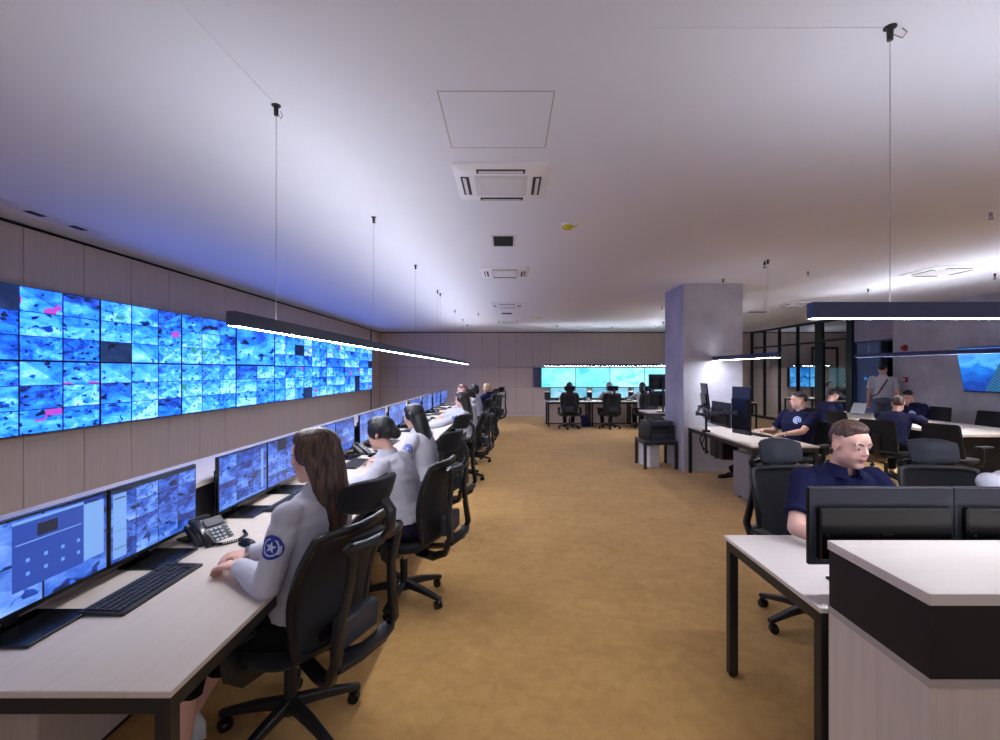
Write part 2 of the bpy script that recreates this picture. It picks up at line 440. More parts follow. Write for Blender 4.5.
def glass():
    m, nt, N, L, b = newmat('clear_glass')
    N.remove(b)
    tr = N.new('ShaderNodeBsdfTransparent'); tr.inputs['Color'].default_value = (.9, .91, .92, 1)
    gl = N.new('ShaderNodeBsdfGlossy'); gl.inputs['Roughness'].default_value = .02; gl.inputs['Color'].default_value = (.9, .9, .95, 1)
    fr = N.new('ShaderNodeLayerWeight'); fr.inputs['Blend'].default_value = .5
    k = mathn(N, L, 'MULTIPLY_ADD', mathn(N, L, 'POWER', fr.outputs['Facing'], 4.0), .35, .02)
    mx = N.new('ShaderNodeMixShader'); L.new(k, mx.inputs['Fac']); L.new(tr.outputs[0], mx.inputs[1]); L.new(gl.outputs[0], mx.inputs[2])
    L.new(mx.outputs[0], N['Material Output'].inputs['Surface'])
    return m
MAT['glass'] = glass()

def meshfab():
    m, nt, N, L, b = newmat('black_mesh_fabric')
    b.inputs['Base Color'].default_value = srgb(34, 35, 40); b.inputs['Roughness'].default_value = .8
    tr = N.new('ShaderNodeBsdfTransparent')
    mx = N.new('ShaderNodeMixShader'); mx.inputs['Fac'].default_value = .96
    L.new(tr.outputs[0], mx.inputs[1]); L.new(b.outputs[0], mx.inputs[2]); L.new(mx.outputs[0], N['Material Output'].inputs['Surface'])
    return m
MAT['mesh'] = meshfab()

def tvmat():
    m, nt, N, L, b = newmat('abstract_blue_picture')
    uv = N.new('ShaderNodeUVMap')
    sp = N.new('ShaderNodeSeparateXYZ'); L.new(uv.outputs['UV'], sp.inputs[0])
    nz = N.new('ShaderNodeTexNoise'); nz.inputs['Scale'].default_value = 3; nz.inputs['Detail'].default_value = 3; nz.inputs['Distortion'].default_value = 1.5
    L.new(uv.outputs['UV'], nz.inputs['Vector'])
    a = mathn(N, L, 'MULTIPLY_ADD', sp.outputs[1], .55, mathn(N, L, 'MULTIPLY', nz.outputs['Fac'], .75))
    cr = N.new('ShaderNodeValToRGB'); e = cr.color_ramp.elements
    e[0].position = .22; e[0].color = srgb(8, 26, 80); e[1].position = .95; e[1].color = srgb(40, 110, 235)
    for p, cc in ((.45, srgb(16, 74, 190)), (.62, srgb(30, 130, 240)), (.74, srgb(90, 190, 250))):
        x = e.new(p); x.color = cc
    L.new(a, cr.inputs['Fac'])
    # a rising lattice tower across the picture's right part
    d = mathn(N, L, 'SUBTRACT', sp.outputs[1], mathn(N, L, 'MULTIPLY_ADD', sp.outputs[0], 2.6, -.70))
    inside = mathn(N, L, 'LESS_THAN', d, 0)
    wv = N.new('ShaderNodeTexWave'); wv.inputs['Scale'].default_value = 9; wv.inputs['Distortion'].default_value = .3; wv.wave_type = 'BANDS'; wv.bands_direction = 'DIAGONAL'
    L.new(uv.outputs['UV'], wv.inputs['Vector'])
    c2 = N.new('ShaderNodeValToRGB'); c2.color_ramp.elements[0].color = srgb(10, 44, 90); c2.color_ramp.elements[1].color = srgb(60, 130, 180)
    L.new(wv.outputs['Fac'], c2.inputs['Fac'])
    mx = N.new('ShaderNodeMix'); mx.data_type = 'RGBA'; L.new(inside, mx.inputs['Factor']); L.new(cr.outputs['Color'], mx.inputs['A']); L.new(c2.outputs['Color'], mx.inputs['B'])
    b.inputs['Base Color'].default_value = (.01, .01, .01, 1)
    L.new(mx.outputs['Result'], b.inputs['Emission Color']); b.inputs['Emission Strength'].default_value = .9
    return m
MAT['tv'] = tvmat()
# ------------------------------------------------------------------ the room
CZ = 3.04                      # ceiling height
Y0, YB = -1.6, 17.2            # open end behind the viewer, back wall
XL, XR, XF = -4.63, 8.8, 12.9  # left wall, right wall, far wall of the glazed room

b = MB(); b.bb(XL - .2, XF + .2, Y0, YB + .2, -.12, 0)
struct(b.done('floor', MAT['carpet'], smooth=0))
b = MB(); b.bb(XL - .2, XF + .2, Y0, YB + .2, CZ, CZ + .12)
struct(b.done('ceiling', MAT['ceiling'], smooth=0))

# left wall: oak boards with narrow dark joints
b = MB(); b.bb(XL - .2, XL - .02, Y0, YB + .2, 0, CZ); b.mat(1)
y = 4.54 - .65 * 9
while y < 15.9:
    b.bb(XL - .02, XL, max(y, Y0) + .003, min(y + .65, 16.0) - .003, .06, CZ - .035, .002)
    y += .65
b.bb(XL - .02, XL, 16.18, YB - .02, .06, 1.05 - .003, .002)
b.bb(XL - .02, XL, 16.18, YB - .02, 1.05 + .003, CZ - .035, .002)
struct(b.done('wall_left', [MAT['gap'], MAT['panel']], smooth=0))
b = MB(); b.bb(XL - .02, XL + .006, Y0, 16.0, 0, .055)
struct(b.done('baseboard_left', MAT['body_wood'], smooth=0))

b = MB(); b.bb(XL - .2, XF + .2, YB + .02, YB + .2, 0, CZ); b.mat(1)
x = .29 - .615 * 8
while x < XF:
    x0, x1 = max(x, XL), min(x + .615, XF)
    for z0, z1 in ((.07, 1.05), (1.05, 1.75), (1.75, CZ - .03)):
        b.bb(x0 + .003, x1 - .003, YB, YB + .02, z0 + .003, z1 - .003, .002)
    x += .615
struct(b.done('wall_back', [MAT['gap'], MAT['panel']], smooth=0))
b = MB(); b.bb(XL, XF, YB - .006, YB + .02, 0, .066)
struct(b.done('baseboard_back', MAT['body_wood'], smooth=0))

# right wall: concrete, then a lilac header above the doorway
b = MB(); b.bb(XR, XR + .2, Y0, 10.86, 0, CZ)
struct(b.done('wall_right', MAT['concrete'], smooth=0))
b = MB(); b.bb(XR, XR + .2, 10.86, 12.08, 2.36, CZ)
struct(b.done('wall_header', MAT['header'], smooth=0))
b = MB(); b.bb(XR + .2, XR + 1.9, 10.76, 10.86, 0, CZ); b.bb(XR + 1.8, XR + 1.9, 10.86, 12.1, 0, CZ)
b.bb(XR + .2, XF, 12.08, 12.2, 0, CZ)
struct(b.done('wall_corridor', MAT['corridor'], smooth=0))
b = MB(); b.bb(XF, XF + .2, 12.0, YB + .2, 0, CZ)
struct(b.done('wall_far', MAT['panel'], smooth=0))
# corridor: a narrow door frame catching light
b = MB(); b.bb(XR + 1.0, XR + 1.06, 10.87, 10.93, 0, 2.3); b.bb(XR + 1.0, XR + 1.06, 11.5, 11.56, 0, 2.3); b.bb(XR + 1.0, XR + 1.06, 10.93, 11.5, 2.24, 2.3)
struct(b.done('trim_1', MAT['blue_door'], smooth=0))

# slate blue door leaf, frame, lit sign
b = MB(); b.bb(XR + .05, XR + .11, 11.26, 12.05, .01, 2.33, .004)
d1 = struct(b.done('door_1', MAT['blue_door']))
b = MB(); b.bb(XR - .01, XR + .16, 12.05, 12.09, 0, 2.36); b.bb(XR - .01, XR + .16, 10.86, 12.05, 2.33, 2.37); b.bb(XR - .01, XR + .16, 11.2, 11.26, 0, 2.33)
b.done('door_frame', MAT['lamp'], d1, smooth=0)
b = MB(); b.cyl((XR + .05, 11.34, 1.02), (XR - .02, 11.34, 1.02), .012, n=8); b.cyl((XR - .02, 11.34, 1.02), (XR - .02, 11.46, 1.02), .01, n=8)
b.done('door_handle', MAT['chrome'], d1)

# glazed partition: dark frame, one pane per bay
post_y = [13.27, 14.40, 15.37, 16.26, 17.16]
for k in range(4):
    ya, yb = post_y[k], post_y[k + 1]
    b = MB(); wd = .05
    b.bb(XR - .04, XR + .04, ya, ya + (.30 if k == 0 else wd), 0, CZ)
    if k == 3: b.bb(XR - .04, XR + .04, yb - wd, yb, 0, CZ)
    for z0, z1 in ((0, .09), (2.42, 2.47), (CZ - .06, CZ)):
        b.bb(XR - .035, XR + .035, ya + wd, yb, z0, z1)
    w = struct(b.done('window_%d' % (k + 1), MAT['black_metal'], smooth=0))
    g = MB(); g.bb(XR - .006, XR + .006, ya + wd, yb - .002, .09, 2.42); g.bb(XR - .006, XR + .006, ya + wd, yb - .002, 2.47, CZ - .06)
    g.done('glass_pane', MAT['glass'], w, smooth=0)
b = MB()
b.bb(XR - .05, XR + .05, 12.09, 12.29, 0, CZ)
b.bb(XR - .04, XR + .04, 12.29, 13.27, 2.44, 2.50); b.bb(XR - .04, XR + .04, 12.29, 13.27, CZ - .06, CZ); b.bb(XR - .04, XR + .04, 12.29, 13.27, 0, .06)
b.bb(XR - .03, XR + .03, 12.29, 12.34, .06, 2.44); b.bb(XR - .03, XR + .03, 13.22, 13.27, .06, 2.44)
d2 = struct(b.done('door_2', MAT['black_metal'], smooth=0))
g = MB(); g.bb(XR - .006, XR + .006, 12.34, 13.22, .06, 2.44); g.bb(XR - .006, XR + .006, 12.29, 13.27, 2.5, CZ - .06)
g.done('glass_pane', MAT['glass'], d2, smooth=0)
# inner doorway seen through the glass
b = MB()
for yy in (YB - .03,):
    b.bb(10.95, 11.03, yy - .03, yy, 0, 2.5); b.bb(11.85, 11.93, yy - .03, yy, 0, 2.5); b.bb(11.03, 11.85, yy - .03, yy, 2.42, 2.5)
struct(b.done('trim_2', MAT['black_metal'], smooth=0))

# concrete column
b = MB(); b.bb(2.83, 3.79, 7.67, 8.56, 0, CZ, .006)
struct(b.done('column', MAT['concrete'], smooth=0))

# ------------------------------------------------------------------ things on the ceiling
b = MB()
for x0, x1, ya, yb in ((-.358, .237, 2.39, 2.396), (-.358, .237, 2.994, 3.0), (-.358, -.352, 2.39, 3.0), (.231, .237, 2.39, 3.0)):
    b.bb(x0, x1, ya, yb, CZ - .0015, CZ + .002)
hatch = struct(b.done('trim_3', MAT['edge'], smooth=0))
b = MB(); b.bb(-.352, .231, 2.396, 2.994, CZ - .001, CZ + .002)
b.done('hatch_panel', MAT['ceiling'], hatch, smooth=0)

def cassette(x, yc, label):
    t = thing('air_conditioner', label, 'air conditioner', (x, yc, CZ), 0, 'ceiling air conditioners')
    h = .335
    b = MB(); 
    pl = [(-h, -h), (h, -h), (h, h), (-h, h)]
    def rr(hh, r, z):
        out = []
        for cx, cy, a0 in ((1, 1, 0), (-1, 1, 90), (-1, -1, 180), (1, -1, 270)):
            for k in range(4):
                a = R(a0 + 30 * k); out.append(V((cx * (hh - r) + r * math.cos(a), cy * (hh - r) + r * math.sin(a), z)))
        return out
    b.rings([rr(h, .03, 0), rr(h, .03, -.012), rr(h - .05, .03, -.032), rr(.19, .02, -.034)])
    b.done('fascia', MAT['white'], t, smooth=30)
    b = MB(); b.box((0, 0, -.035), (.379, .379, .006), .002)
    g = b.done('intake_grille', MAT['offwhite'], t)
    b = MB()
    for k in range(15):
        b.box((0, -.15 + k * .0215, -.040), (.32, .008, .003))
    b.done('grille_slats', MAT['white'], g, smooth=0)
    for q in range(4):
        a = q * PI / 2
        rt = M.Rotation(a, 3, 'Z')
        b = MB(); b.box(rt @ V((0, .258, -.030)), (.34, .062, .012), .004, rt)
        s = b.done('air_slot', MAT['slot'], t)
        b = MB(); b.box(rt @ V((0, .262, -.038)), (.31, .026, .004), .001, rt @ M.Rotation(.25, 3, 'X'))
        b.done('louvre', MAT['offwhite'], s)
    b = MB(); b.box((.13, -.182, -.036), (.03, .012, .006), .002); b.done('indicator', MAT['paper'], t)
    return t
cassette(-.05, 3.54, 'white ceiling cassette air conditioner next to the square access hatch')
cassette(-.045, 6.75, 'white ceiling cassette air conditioner just beyond the dark louvred vent')
cassette(-.02, 10.1, 'white ceiling cassette, third along the middle line from the hatch')
cassette(0, 13.4, 'white ceiling cassette farthest down the middle line, near the back wall')
cassette(6.08, 6.66, 'white ceiling cassette above the meeting table by the concrete wall')
cassette(6.08, 10.0, 'white ceiling cassette in front of the slate blue doorway')

def vent(x, y, w, d, label, n=9):
    t = thing('air_vent', label, 'vent', (x, y, CZ), 0, 'ceiling vents')
    b = MB(); 
    b.box((0, d / 2 + .012, -.004), (w + .05, .024, .012), .003); b.box((0, -d / 2 - .012, -.004), (w + .05, .024, .012), .003)
    b.box((w / 2 + .012, 0, -.004), (.024, d, .012), .003); b.box((-w / 2 - .012, 0, -.004), (.024, d, .012), .003)
    b.done('vent_frame', MAT['offwhite'], t)
    b = MB(); b.box((0, 0, -.001), (w, d, .004)); b.done('duct_mouth', MAT['gap'], t)
    b = MB()
    for k in range(n):
        b.box((-w / 2 + (k + .5) * w / n, 0, -.007), (.005, d, .012), 0, (0, .5, 0))
    b.done('slats', MAT['slot'], t)
vent(-.05, 5.14, .21, .4, 'small square black louvred vent between the two nearest middle cassettes')
vent(-.03, 11.6, .24, .3, 'dark louvred vent between the two farthest middle cassettes', 8)
vent(5.93, 11.3, .4, .2, 'flat ceiling vent close to the glazed partition')

# linear diffuser by the left wall
t = thing('linear_diffuser', 'long pale strip diffuser with three dark inlets above the big video wall', 'vent', (-4.2, 4.22, CZ))
b = MB(); b.box((0, 0, -.006), (.16, 1.3, .012), .003); b.done('strip', MAT['offwhite'], t)
for k in range(3):
    b = MB(); b.box((0, -.42 + .42 * k, -.013), (.07, .15, .008), .003); b.done('inlet', MAT['slot'], t)

def detector(x, y, label):
    t = thing('smoke_detector', label, 'smoke detector', (x, y, CZ), 0, 'smoke detectors')
    b = MB(); b.rings([[V((r * math.cos(2 * PI * k / 20), r * math.sin(2 * PI * k / 20), z)) for k in range(20)] for r, z in ((.06, 0), (.06, -.012), (.052, -.02))]); b.done('base', MAT['white'], t)
    b = MB(); b.rings([[V((r * math.cos(2 * PI * k / 20), r * math.sin(2 * PI * k / 20), z)) for k in range(20)] for r, z in ((.048, -.018), (.05, -.04), (.03, -.055), (.01, -.058))]); b.done('cap', MAT['yellow'], t)
    b = MB(); b.tube([(.03, 0, -.03), (.07, .0, -.028), (.10, .0, -.012)], .006, 6); b.done('tab', MAT['yellow'], t)
detector(.57, 4.55, 'yellow capped smoke detector on the ceiling beside the louvred vent')
detector(.78, 12.4, 'tiny yellow capped smoke detector on the ceiling near the back wall')

def sprinkler(x, y, label, m='plastic', ln=.09):
    t = thing('sprinkler', label, 'sprinkler', (x, y, CZ), 0, 'ceiling sprinklers')
    b = MB(); b.cyl((0, 0, 0), (0, 0, -.008), .03, .026, 14); b.done('collar', MAT['white'], t)
    b = MB(); b.cyl((0, 0, -.008), (0, 0, -ln * .6), .014, .012, 10); b.box((.012, 0, -ln * .75), (.005, .006, ln * .35)); b.box((-.012, 0, -ln * .75), (.005, .006, ln * .35)); b.done('nozzle', MAT[m], t)
    b = MB(); b.cyl((0, 0, -ln * .92), (0, 0, -ln), .02, .02, 12); b.done('deflector', MAT[m], t)
sprinkler(3.29, 6.09, 'black ceiling sprinkler just above the front of the concrete column')
sprinkler(4.23, 6.7, 'gray ceiling sprinkler to the right of the concrete column', 'wire', .06)
sprinkler(4.27, 4.2, 'gray ceiling sprinkler nearest the viewer at the right of the ceiling', 'wire', .07)
sprinkler(7.0, 6.83, 'black ceiling sprinkler above the meeting room television')
sprinkler(3.34, 10.3, 'small black ceiling sprinkler behind the column', 'plastic', .08)
sprinkler(3.26, 14.9, 'small gray ceiling sprinkler over the back desks', 'wire', .06)
sprinkler(-.72, 11.5, 'small black ceiling sprinkler beyond the joined pendant cables', 'plastic', .07)

# ------------------------------------------------------------------ pendant lamps
def pendant(p0, p1, zb, label, cable_at, h=.065, w=.044, deep=False, strong=False):
    """linear pendant from p0 to p1 (x, y); cables at the given distances along it"""
    p0, p1 = V((p0[0], p0[1], 0)), V((p1[0], p1[1], 0))
    L_ = (p1 - p0).length; a = math.degrees(math.atan2(p1.y - p0.y, p1.x - p0.x))
    t = thing('pendant_lamp', label, 'pendant lamp', (p0.x, p0.y, zb), a, 'linear pendant lamps')
    b = MB(); hw = w / 2; zd = .022 if deep else .0035
    b.bb(0, L_, -hw, -hw + .004, .0, h); b.bb(0, L_, hw - .004, hw, .0, h)
    b.bb(0, .006, -hw + .004, hw - .004, 0, h); b.bb(L_ - .006, L_, -hw + .004, hw - .004, 0, h)
    b.bb(.006, L_ - .006, -hw + .004, hw - .004, zd, h - .016); b.done('housing', MAT['lamp'], t, smooth=0)
    b = MB(); b.bb(.006, L_ - .006, -hw + .004, hw - .004, zd - .004, zd - .0002); b.done('diffuser', MAT['lamp_down_strong' if deep else 'lamp_down'], t)
    b = MB(); b.bb(.006, L_ - .006, -hw + .004, hw - .004, h - .0158, h - .013); b.done('upper_diffuser', MAT['lamp_up_soft' if strong and not deep else 'lamp_up_strong' if strong else 'lamp_up'], t, smooth=0)
    for d in cable_at:
        b = MB(); b.cyl((d, 0, h), (d, 0, CZ - zb - .05), .0014, n=6); c_ = b.done('cable', MAT['wire'], t)
        b = MB(); b.cyl((d, 0, CZ - zb), (d, 0, CZ - zb - .055), .013, .011, 10); b.cyl((d, 0, CZ - zb - .004), (d, 0, CZ - zb), .024, .024, 12)
        b.done('ceiling_mount', MAT['black_metal'], t)
        b = MB(); b.tube([(d + .012, 0, CZ - zb - .03), (d + .05, .0, CZ - zb - .045), (d + .07, 0, CZ - zb - .02), (d + .05, 0, CZ - zb - .004)], .0022, 6); b.done('cable_loop', MAT['wire'], t)
    return t
pendant((-1.23, 2.11), (-1.23, 8.46), 1.832, 'long navy linear pendant above the near half of the left desk row', (.41, 2.24, 4.21, 6.2))
pendant((-1.23, 8.50), (-1.23, 14.6), 1.832, 'long linear pendant continuing toward the back wall above the left desk row', (.12, 2.5, 4.4, 5.9))
pendant((1.238, 1.947), (4.1, 1.947), 1.845, 'navy linear pendant nearest the viewer, above the white topped front counter', (.328, 2.5))
pendant((3.3, 5.78), (3.3, 7.62), 1.795, 'short linear pendant lighting the face of the concrete column', (.25, 1.5), strong=True)
pendant((6.15, 8.4), (6.6, 4.6), 1.865, 'thin linear pendant above the long meeting table', (.25, 3.4), deep=True, strong=True)
pendant((1.11, 14.6), (4.95, 14.6), 1.78, 'linear pendant in front of the back wall map display', (.40, 3.4))
pendant((4.45, 10.2), (4.45, 14.1), 1.78, 'linear pendant partly hidden behind the concrete column', (.4, 3.4))
pendant((9.55, 15.9), (10.75, 15.9), 1.80, 'small linear pendant seen through the glazed partition', (.2, 1.0))
# thin feed lines glued to the ceiling
b = MB(); b.tube([(-1.23, 2.5, CZ - .002), (-1.25, 1.95, CZ - .002), (-1.26, 1.2, CZ - .002)], .0012, 6)
tag(b.done('feed_cable', MAT['ceiling']), 'thin pale cable running along the ceiling to the left pendant mount', 'cable')
b = MB(); b.tube([(1.54, 1.947, CZ - .002), (.9, 1.95, CZ - .002), (.6, 1.95, CZ - .002)], .0012, 6)
tag(b.done('feed_cable', MAT['ceiling']), 'thin pale cable running across the ceiling to the front counter lamp mount', 'cable')

# ------------------------------------------------------------------ displays on the walls
def display(mb, x0, x1, z0, z1, y, u0, v0, nu, nv):
    mb.quad([(x0, y, z0), (x1, y, z0), (x1, y, z1), (x0, y, z1)], [(u0, v0), (u0 + nu, v0), (u0 + nu, v0 + nv), (u0, v0 + nv)])

def video_wall(label, loc, rz, ncol, nrow, pw, ph, cells, mat, filler=None, gap=.004):
    """local x along the wall, front facing -y, origin at the bottom centre"""
    t = thing('video_wall', label, 'video wall', loc, rz)
    W, H = ncol * pw, nrow * ph
    b = MB(); b.bb(-W / 2 + .01, W / 2 - .01, -.03, .09, .01, H - .01)
    b.done('mounting_frame', MAT['black_metal'], t, smooth=0)
    for i in range(ncol):
        for j in range(nrow):
            x0, z0 = -W / 2 + i * pw, j * ph
            b = MB(); b.bb(x0 + gap / 2, x0 + pw - gap / 2, -.08, -.03, z0 + gap / 2, z0 + ph - gap / 2)
            p = b.done('display_panel', MAT['gloss'], t, smooth=0)
            b = MB(); nu, nv = cells(i, j)
            display(b, x0 + gap + .002, x0 + pw - gap - .002, z0 + gap + .002, z0 + ph - gap - .002, -.0812, i * 11 + 3, j * 7 + 2, nu, nv)
            b.done('display_picture', mat, p, smooth=0)
    if filler:
        b = MB(); b.bb(-W / 2 - filler, -W / 2 - .006, -.05, .09, 0, H, .004); b.done('side_panel', MAT['lamp'], t)
    return t
def cw(i, j):
    if (i, j) == (3, 1): return (1, 1)
    if i == 3: return (2, 3)
    return (3, 3)
# local +x runs toward the viewer on the left wall: rotate so the front faces +X
video_wall('huge video wall of blue security camera pictures along the oak clad left wall', (XL + .005 + .09, (3.87 + 15.57) / 2, 1.035), 90, 9, 2, 1.295, .69, cw, MAT['cctv_wall'])
video_wall('pale cyan map display on the back wall above the back desks', (1.195 + 2.46, YB - .095, 1.05), 0, 4, 1, 1.23, .70, lambda i, j: (1, 1), MAT['map'], .27)
video_wall('blue three panel display seen through the glazed partition', (10.62, YB - .12, 1.05), 0, 3, 1, .36, .72, lambda i, j: (1, 2), MAT['cctv_tv'])

# television on the concrete wall, tipped forward
t = thing('television', 'wall television with a deep blue abstract picture on the concrete wall', 'television', (XR - .0105, 8.36, 1.25), -90)
Rt = M.Rotation(R(11), 3, 'X')
def tv_box(mb, x0, x1, y0, y1, z0, z1, bev=0):
    mb.box(Rt @ V(((x0 + x1) / 2, (y0 + y1) / 2, (z0 + z1) / 2)), (x1 - x0, y1 - y0, z1 - z0), bev, Rt)
b = MB(); tv_box(b, -.74, .74, -.06, -.02, 0, .84, .004); b.done('casing', MAT['gloss'], t)
b = MB(); p = [Rt @ V(q) for q in ((-.727, -.0615, .02), (.727, -.0615, .02), (.727, -.0615, .827), (-.727, -.0615, .827))]
b.quad(p, [(0, 0), (1, 0), (1, 1), (0, 1)]); b.done('screen', MAT['tv'], t, smooth=0)
b = MB(); b.bb(-.2, .2, -.0, .01, .3, .6); b.box((-.15, -.08, .55), (.03, .16, .03)); b.box((.15, -.08, .55), (.03, .16, .03)); b.done('wall_bracket', MAT['black_metal'], t)

# fire alarm devices on the concrete wall
t = thing('alarm_sounder', 'round red alarm sounder high on the concrete wall', 'alarm', (XR, 10.52, 2.14))
b = MB(); b.cyl((0, 0, 0), (-.03, 0, 0), .075, .07, 20); b.done('base', MAT['red'], t)
b = MB(); b.cyl((-.03, 0, 0), (-.07, 0, 0), .06, .05, 20); b.done('horn', MAT['red'], t)
t = thing('call_point', 'square red fire call point with a pale face on the concrete wall', 'alarm', (XR, 10.50, 1.44))
b = MB(); b.box((-.02, 0, 0), (.04, .11, .11), .006); b.done('housing', MAT['red'], t)
b = MB(); b.box((-.042, .01, 0), (.006, .055, .05), .001); b.done('break_plate', MAT['paper'], t)
t = thing('lit_sign', 'small oval lit blue sign on the slate blue door', 'sign', (XR + .05, 11.72, 1.44))
b = MB(); b.box((-.012, 0, 0), (.024, .20, .10), .02, None, 3); b.done('sign_body', MAT['lamp'], t)
b = MB(); b.box((-.026, 0, 0), (.006, .10, .06), .015); b.done('sign_face', MAT['exit_blue'], t)
# ------------------------------------------------------------------ desks and cabinets
DZ = .74
def desk(x0, x1, y0, y1, label, group, legs=None, mat='desk', cat='desk', z=DZ, name='desk', rails=True):
    """oak top on a black steel frame; legs: corners that carry a leg"""
    cx, cy = (x0 + x1) / 2, (y0 + y1) / 2
    t = thing(name, label, cat, (cx, cy, 0), 0, group)
    w, d = (x1 - x0) / 2, (y1 - y0) / 2
    b = MB(); b.bb(-w, w, -d, d, z - .019, z, .002); b.done('desk_top', MAT[mat], t)
    if rails:
        b = MB()
        b.bb(-w + .01, w - .01, -d + .012, -d + .052, z - .072, z - .019, .002); b.bb(-w + .01, w - .01, d - .052, d - .012, z - .072, z - .019, .002)
        b.bb(-w + .01, -w + .05, -d + .05, d - .05, z - .072, z - .019, .002); b.bb(w - .05, w - .01, -d + .05, d - .05, z - .072, z - .019, .002)
        b.done('frame', MAT['black_metal'], t)
    for sx, sy in (legs or ((-1, -1), (1, -1), (-1, 1), (1, 1))):
        b = MB(); b.box((sx * (w - .032), sy * (d - .032), (z - .02) / 2 + .004), (.045, .045, z - .03), .003)
        b.cyl((sx * (w - .032), sy * (d - .032), 0), (sx * (w - .032), sy * (d - .032), .012), .018, n=10)
        b.done('leg', MAT['black_metal'], t)
    return t

NL, PIT, YS = 9, 1.31, 1.317
XE = -.936                                   # front edge of the left row
for k in range(NL):
    y0 = YS + k * PIT
    lg = [(-1, -1), (1, -1)] if k < NL - 1 else [(-1, -1), (1, -1), (-1, 1), (1, 1)]
    desk(-1.745, XE, y0 + .0005, y0 + PIT - .0005, 'pale oak desk in the left row, the %s counting from the viewer' % ORD[k], 'desks of the left row', lg)
    t = thing('console_cabinet', 'low oak cabinet with a black band behind the %s desk of the left row' % ORD[k], 'cabinet', (-1.98, y0 + PIT / 2, 0), 0, 'cabinets behind the left row')
    h = PIT / 2 - .001
    b = MB(); b.bb(-.215, .215, -h, h, .03, .735); b.done('body', MAT['body_wood'], t, smooth=0)
    b = MB(); b.bb(-.2, .2, -h, h, 0, .03); b.done('plinth', MAT['black_panel'], t, smooth=0)
    b = MB(); b.bb(-.214, .214, -h, h, .758, .969); b.done('black_band', MAT['black_panel'], t, smooth=0)
    b = MB(); b.bb(-.216, .216, -h, h, .735, .758); b.done('trim_strip', MAT['edge'], t, smooth=0)
b = MB(); b.bb(-2.21, -1.75, YS - .02, YS + NL * PIT + .02, .97, 1.0, .002)
tag(b.done('worktop', MAT['desk']), 'long pale top of the cabinets running behind the left row of monitors', 'worktop')

# right front counter
def counter(x0, x1, y0, y1, label, grp, nseam=2):
    cx, cy = (x0 + x1) / 2, (y0 + y1) / 2; w, d = (x1 - x0) / 2, (y1 - y0) / 2
    t = thing('counter', label, 'counter', (cx, cy, 0), 0, grp)
    b = MB(); b.bb(-w, w, -d, d, .967, 1.0, .0015); b.done('counter_top', MAT['desk_x'], t)
    b = MB(); b.bb(-w + .004, w - .004, -d + .004, d - .004, .758, .967); b.done('black_band', MAT['black_panel'], t, smooth=0)
    b = MB(); b.bb(-w + .001, w - .001, -d + .001, d - .001, .733, .758, .001); b.done('trim_strip', MAT['edge'], t, smooth=0)
    b = MB(); b.bb(-w + .003, -w + .021, -d + .003, d - .003, .03, .733); b.bb(w - .021, w - .003, -d + .003, d - .003, .03, .733)
    b.bb(-w + .021, w - .021, d - .02, d - .003, .03, .733)
    b.done('side_panel', MAT['body_wood'], t, smooth=0)
    n = nseam; ww = (2 * w - .05) / n
    for k in range(n):
        b = MB(); b.bb(-w + .025 + k * ww + .002, -w + .025 + (k + 1) * ww - .002, -d + .010, -d + .028, .035, .728, .001); b.done('front_panel', MAT['body_wood'], t, smooth=0)
    b = MB(); b.bb(-w + .021, w - .021, -d + .02, d - .02, 0, .733); b.done('carcass', MAT['edge'], t, smooth=0)
    return t
counter(1.19, 3.80, 1.34, 1.77, 'tall front counter with a pale top and a black upper band', None, 2)
desk(1.17, 2.478, 1.78, 2.578, 'pale desk behind the front counter where a man in a navy polo works', 'desks behind the front counter', mat='desk_x')
desk(2.48, 3.79, 1.78, 2.578, 'pale desk behind the front counter, at the edge beyond the navy polo man', 'desks behind the front counter', mat='desk_x')

# long desk by the column
desk(2.88, 3.68, 5.60, 7.62, 'pale desk running up to the foot of the concrete column', None)
t = thing('drawer_pedestal', 'light gray drawer pedestal under the desk beside the column', 'drawer unit', (3.20, 5.98, 0), 90)
b = MB(); b.bb(-.2, .2, -.27, .27, .05, .60, .004); b.done('body', MAT['pedestal'], t)
for k in range(3):
    b = MB(); b.bb(-.195, .195, -.288, -.27, .07 + k * .175, .235 + k * .175, .003); d_ = b.done('drawer', MAT['pedestal'], t)
    b = MB(); b.bb(-.06, .06, -.302, -.286, .14 + k * .175, .152 + k * .175, .002); b.done('drawer_handle', MAT['chrome'], d_)
for sx in (-1, 1):
    for sy in (-1, 1):
        b = MB(); b.cyl((sx * .15 - .012, sy * .2, .025), (sx * .15 + .012, sy * .2, .025), .025, n=12); b.box((sx * .15, sy * .2, .045), (.03, .03, .012)); b.done('caster', MAT['plastic'], t)

# meeting table
t = thing('meeting_table', 'long pale meeting table in front of the concrete wall', 'table', (7.05, 8.4, 0))
b = MB(); b.bb(-.65, .65, -1.72, 1.75, .70, .74, .003); b.done('table_top', MAT['desk'], t)
for yy in (-1.35, 0, 1.35):
    b = MB(); b.box((0, yy, .35), (.7, .05, .70), .004); b.box((0, yy, .012), (.9, .09, .024), .004); b.done('leg', MAT['black_panel'], t)
b = MB(); b.bb(-.05, .05, -1.35, 1.35, .64, .70); b.done('beam', MAT['black_metal'], t, smooth=0)

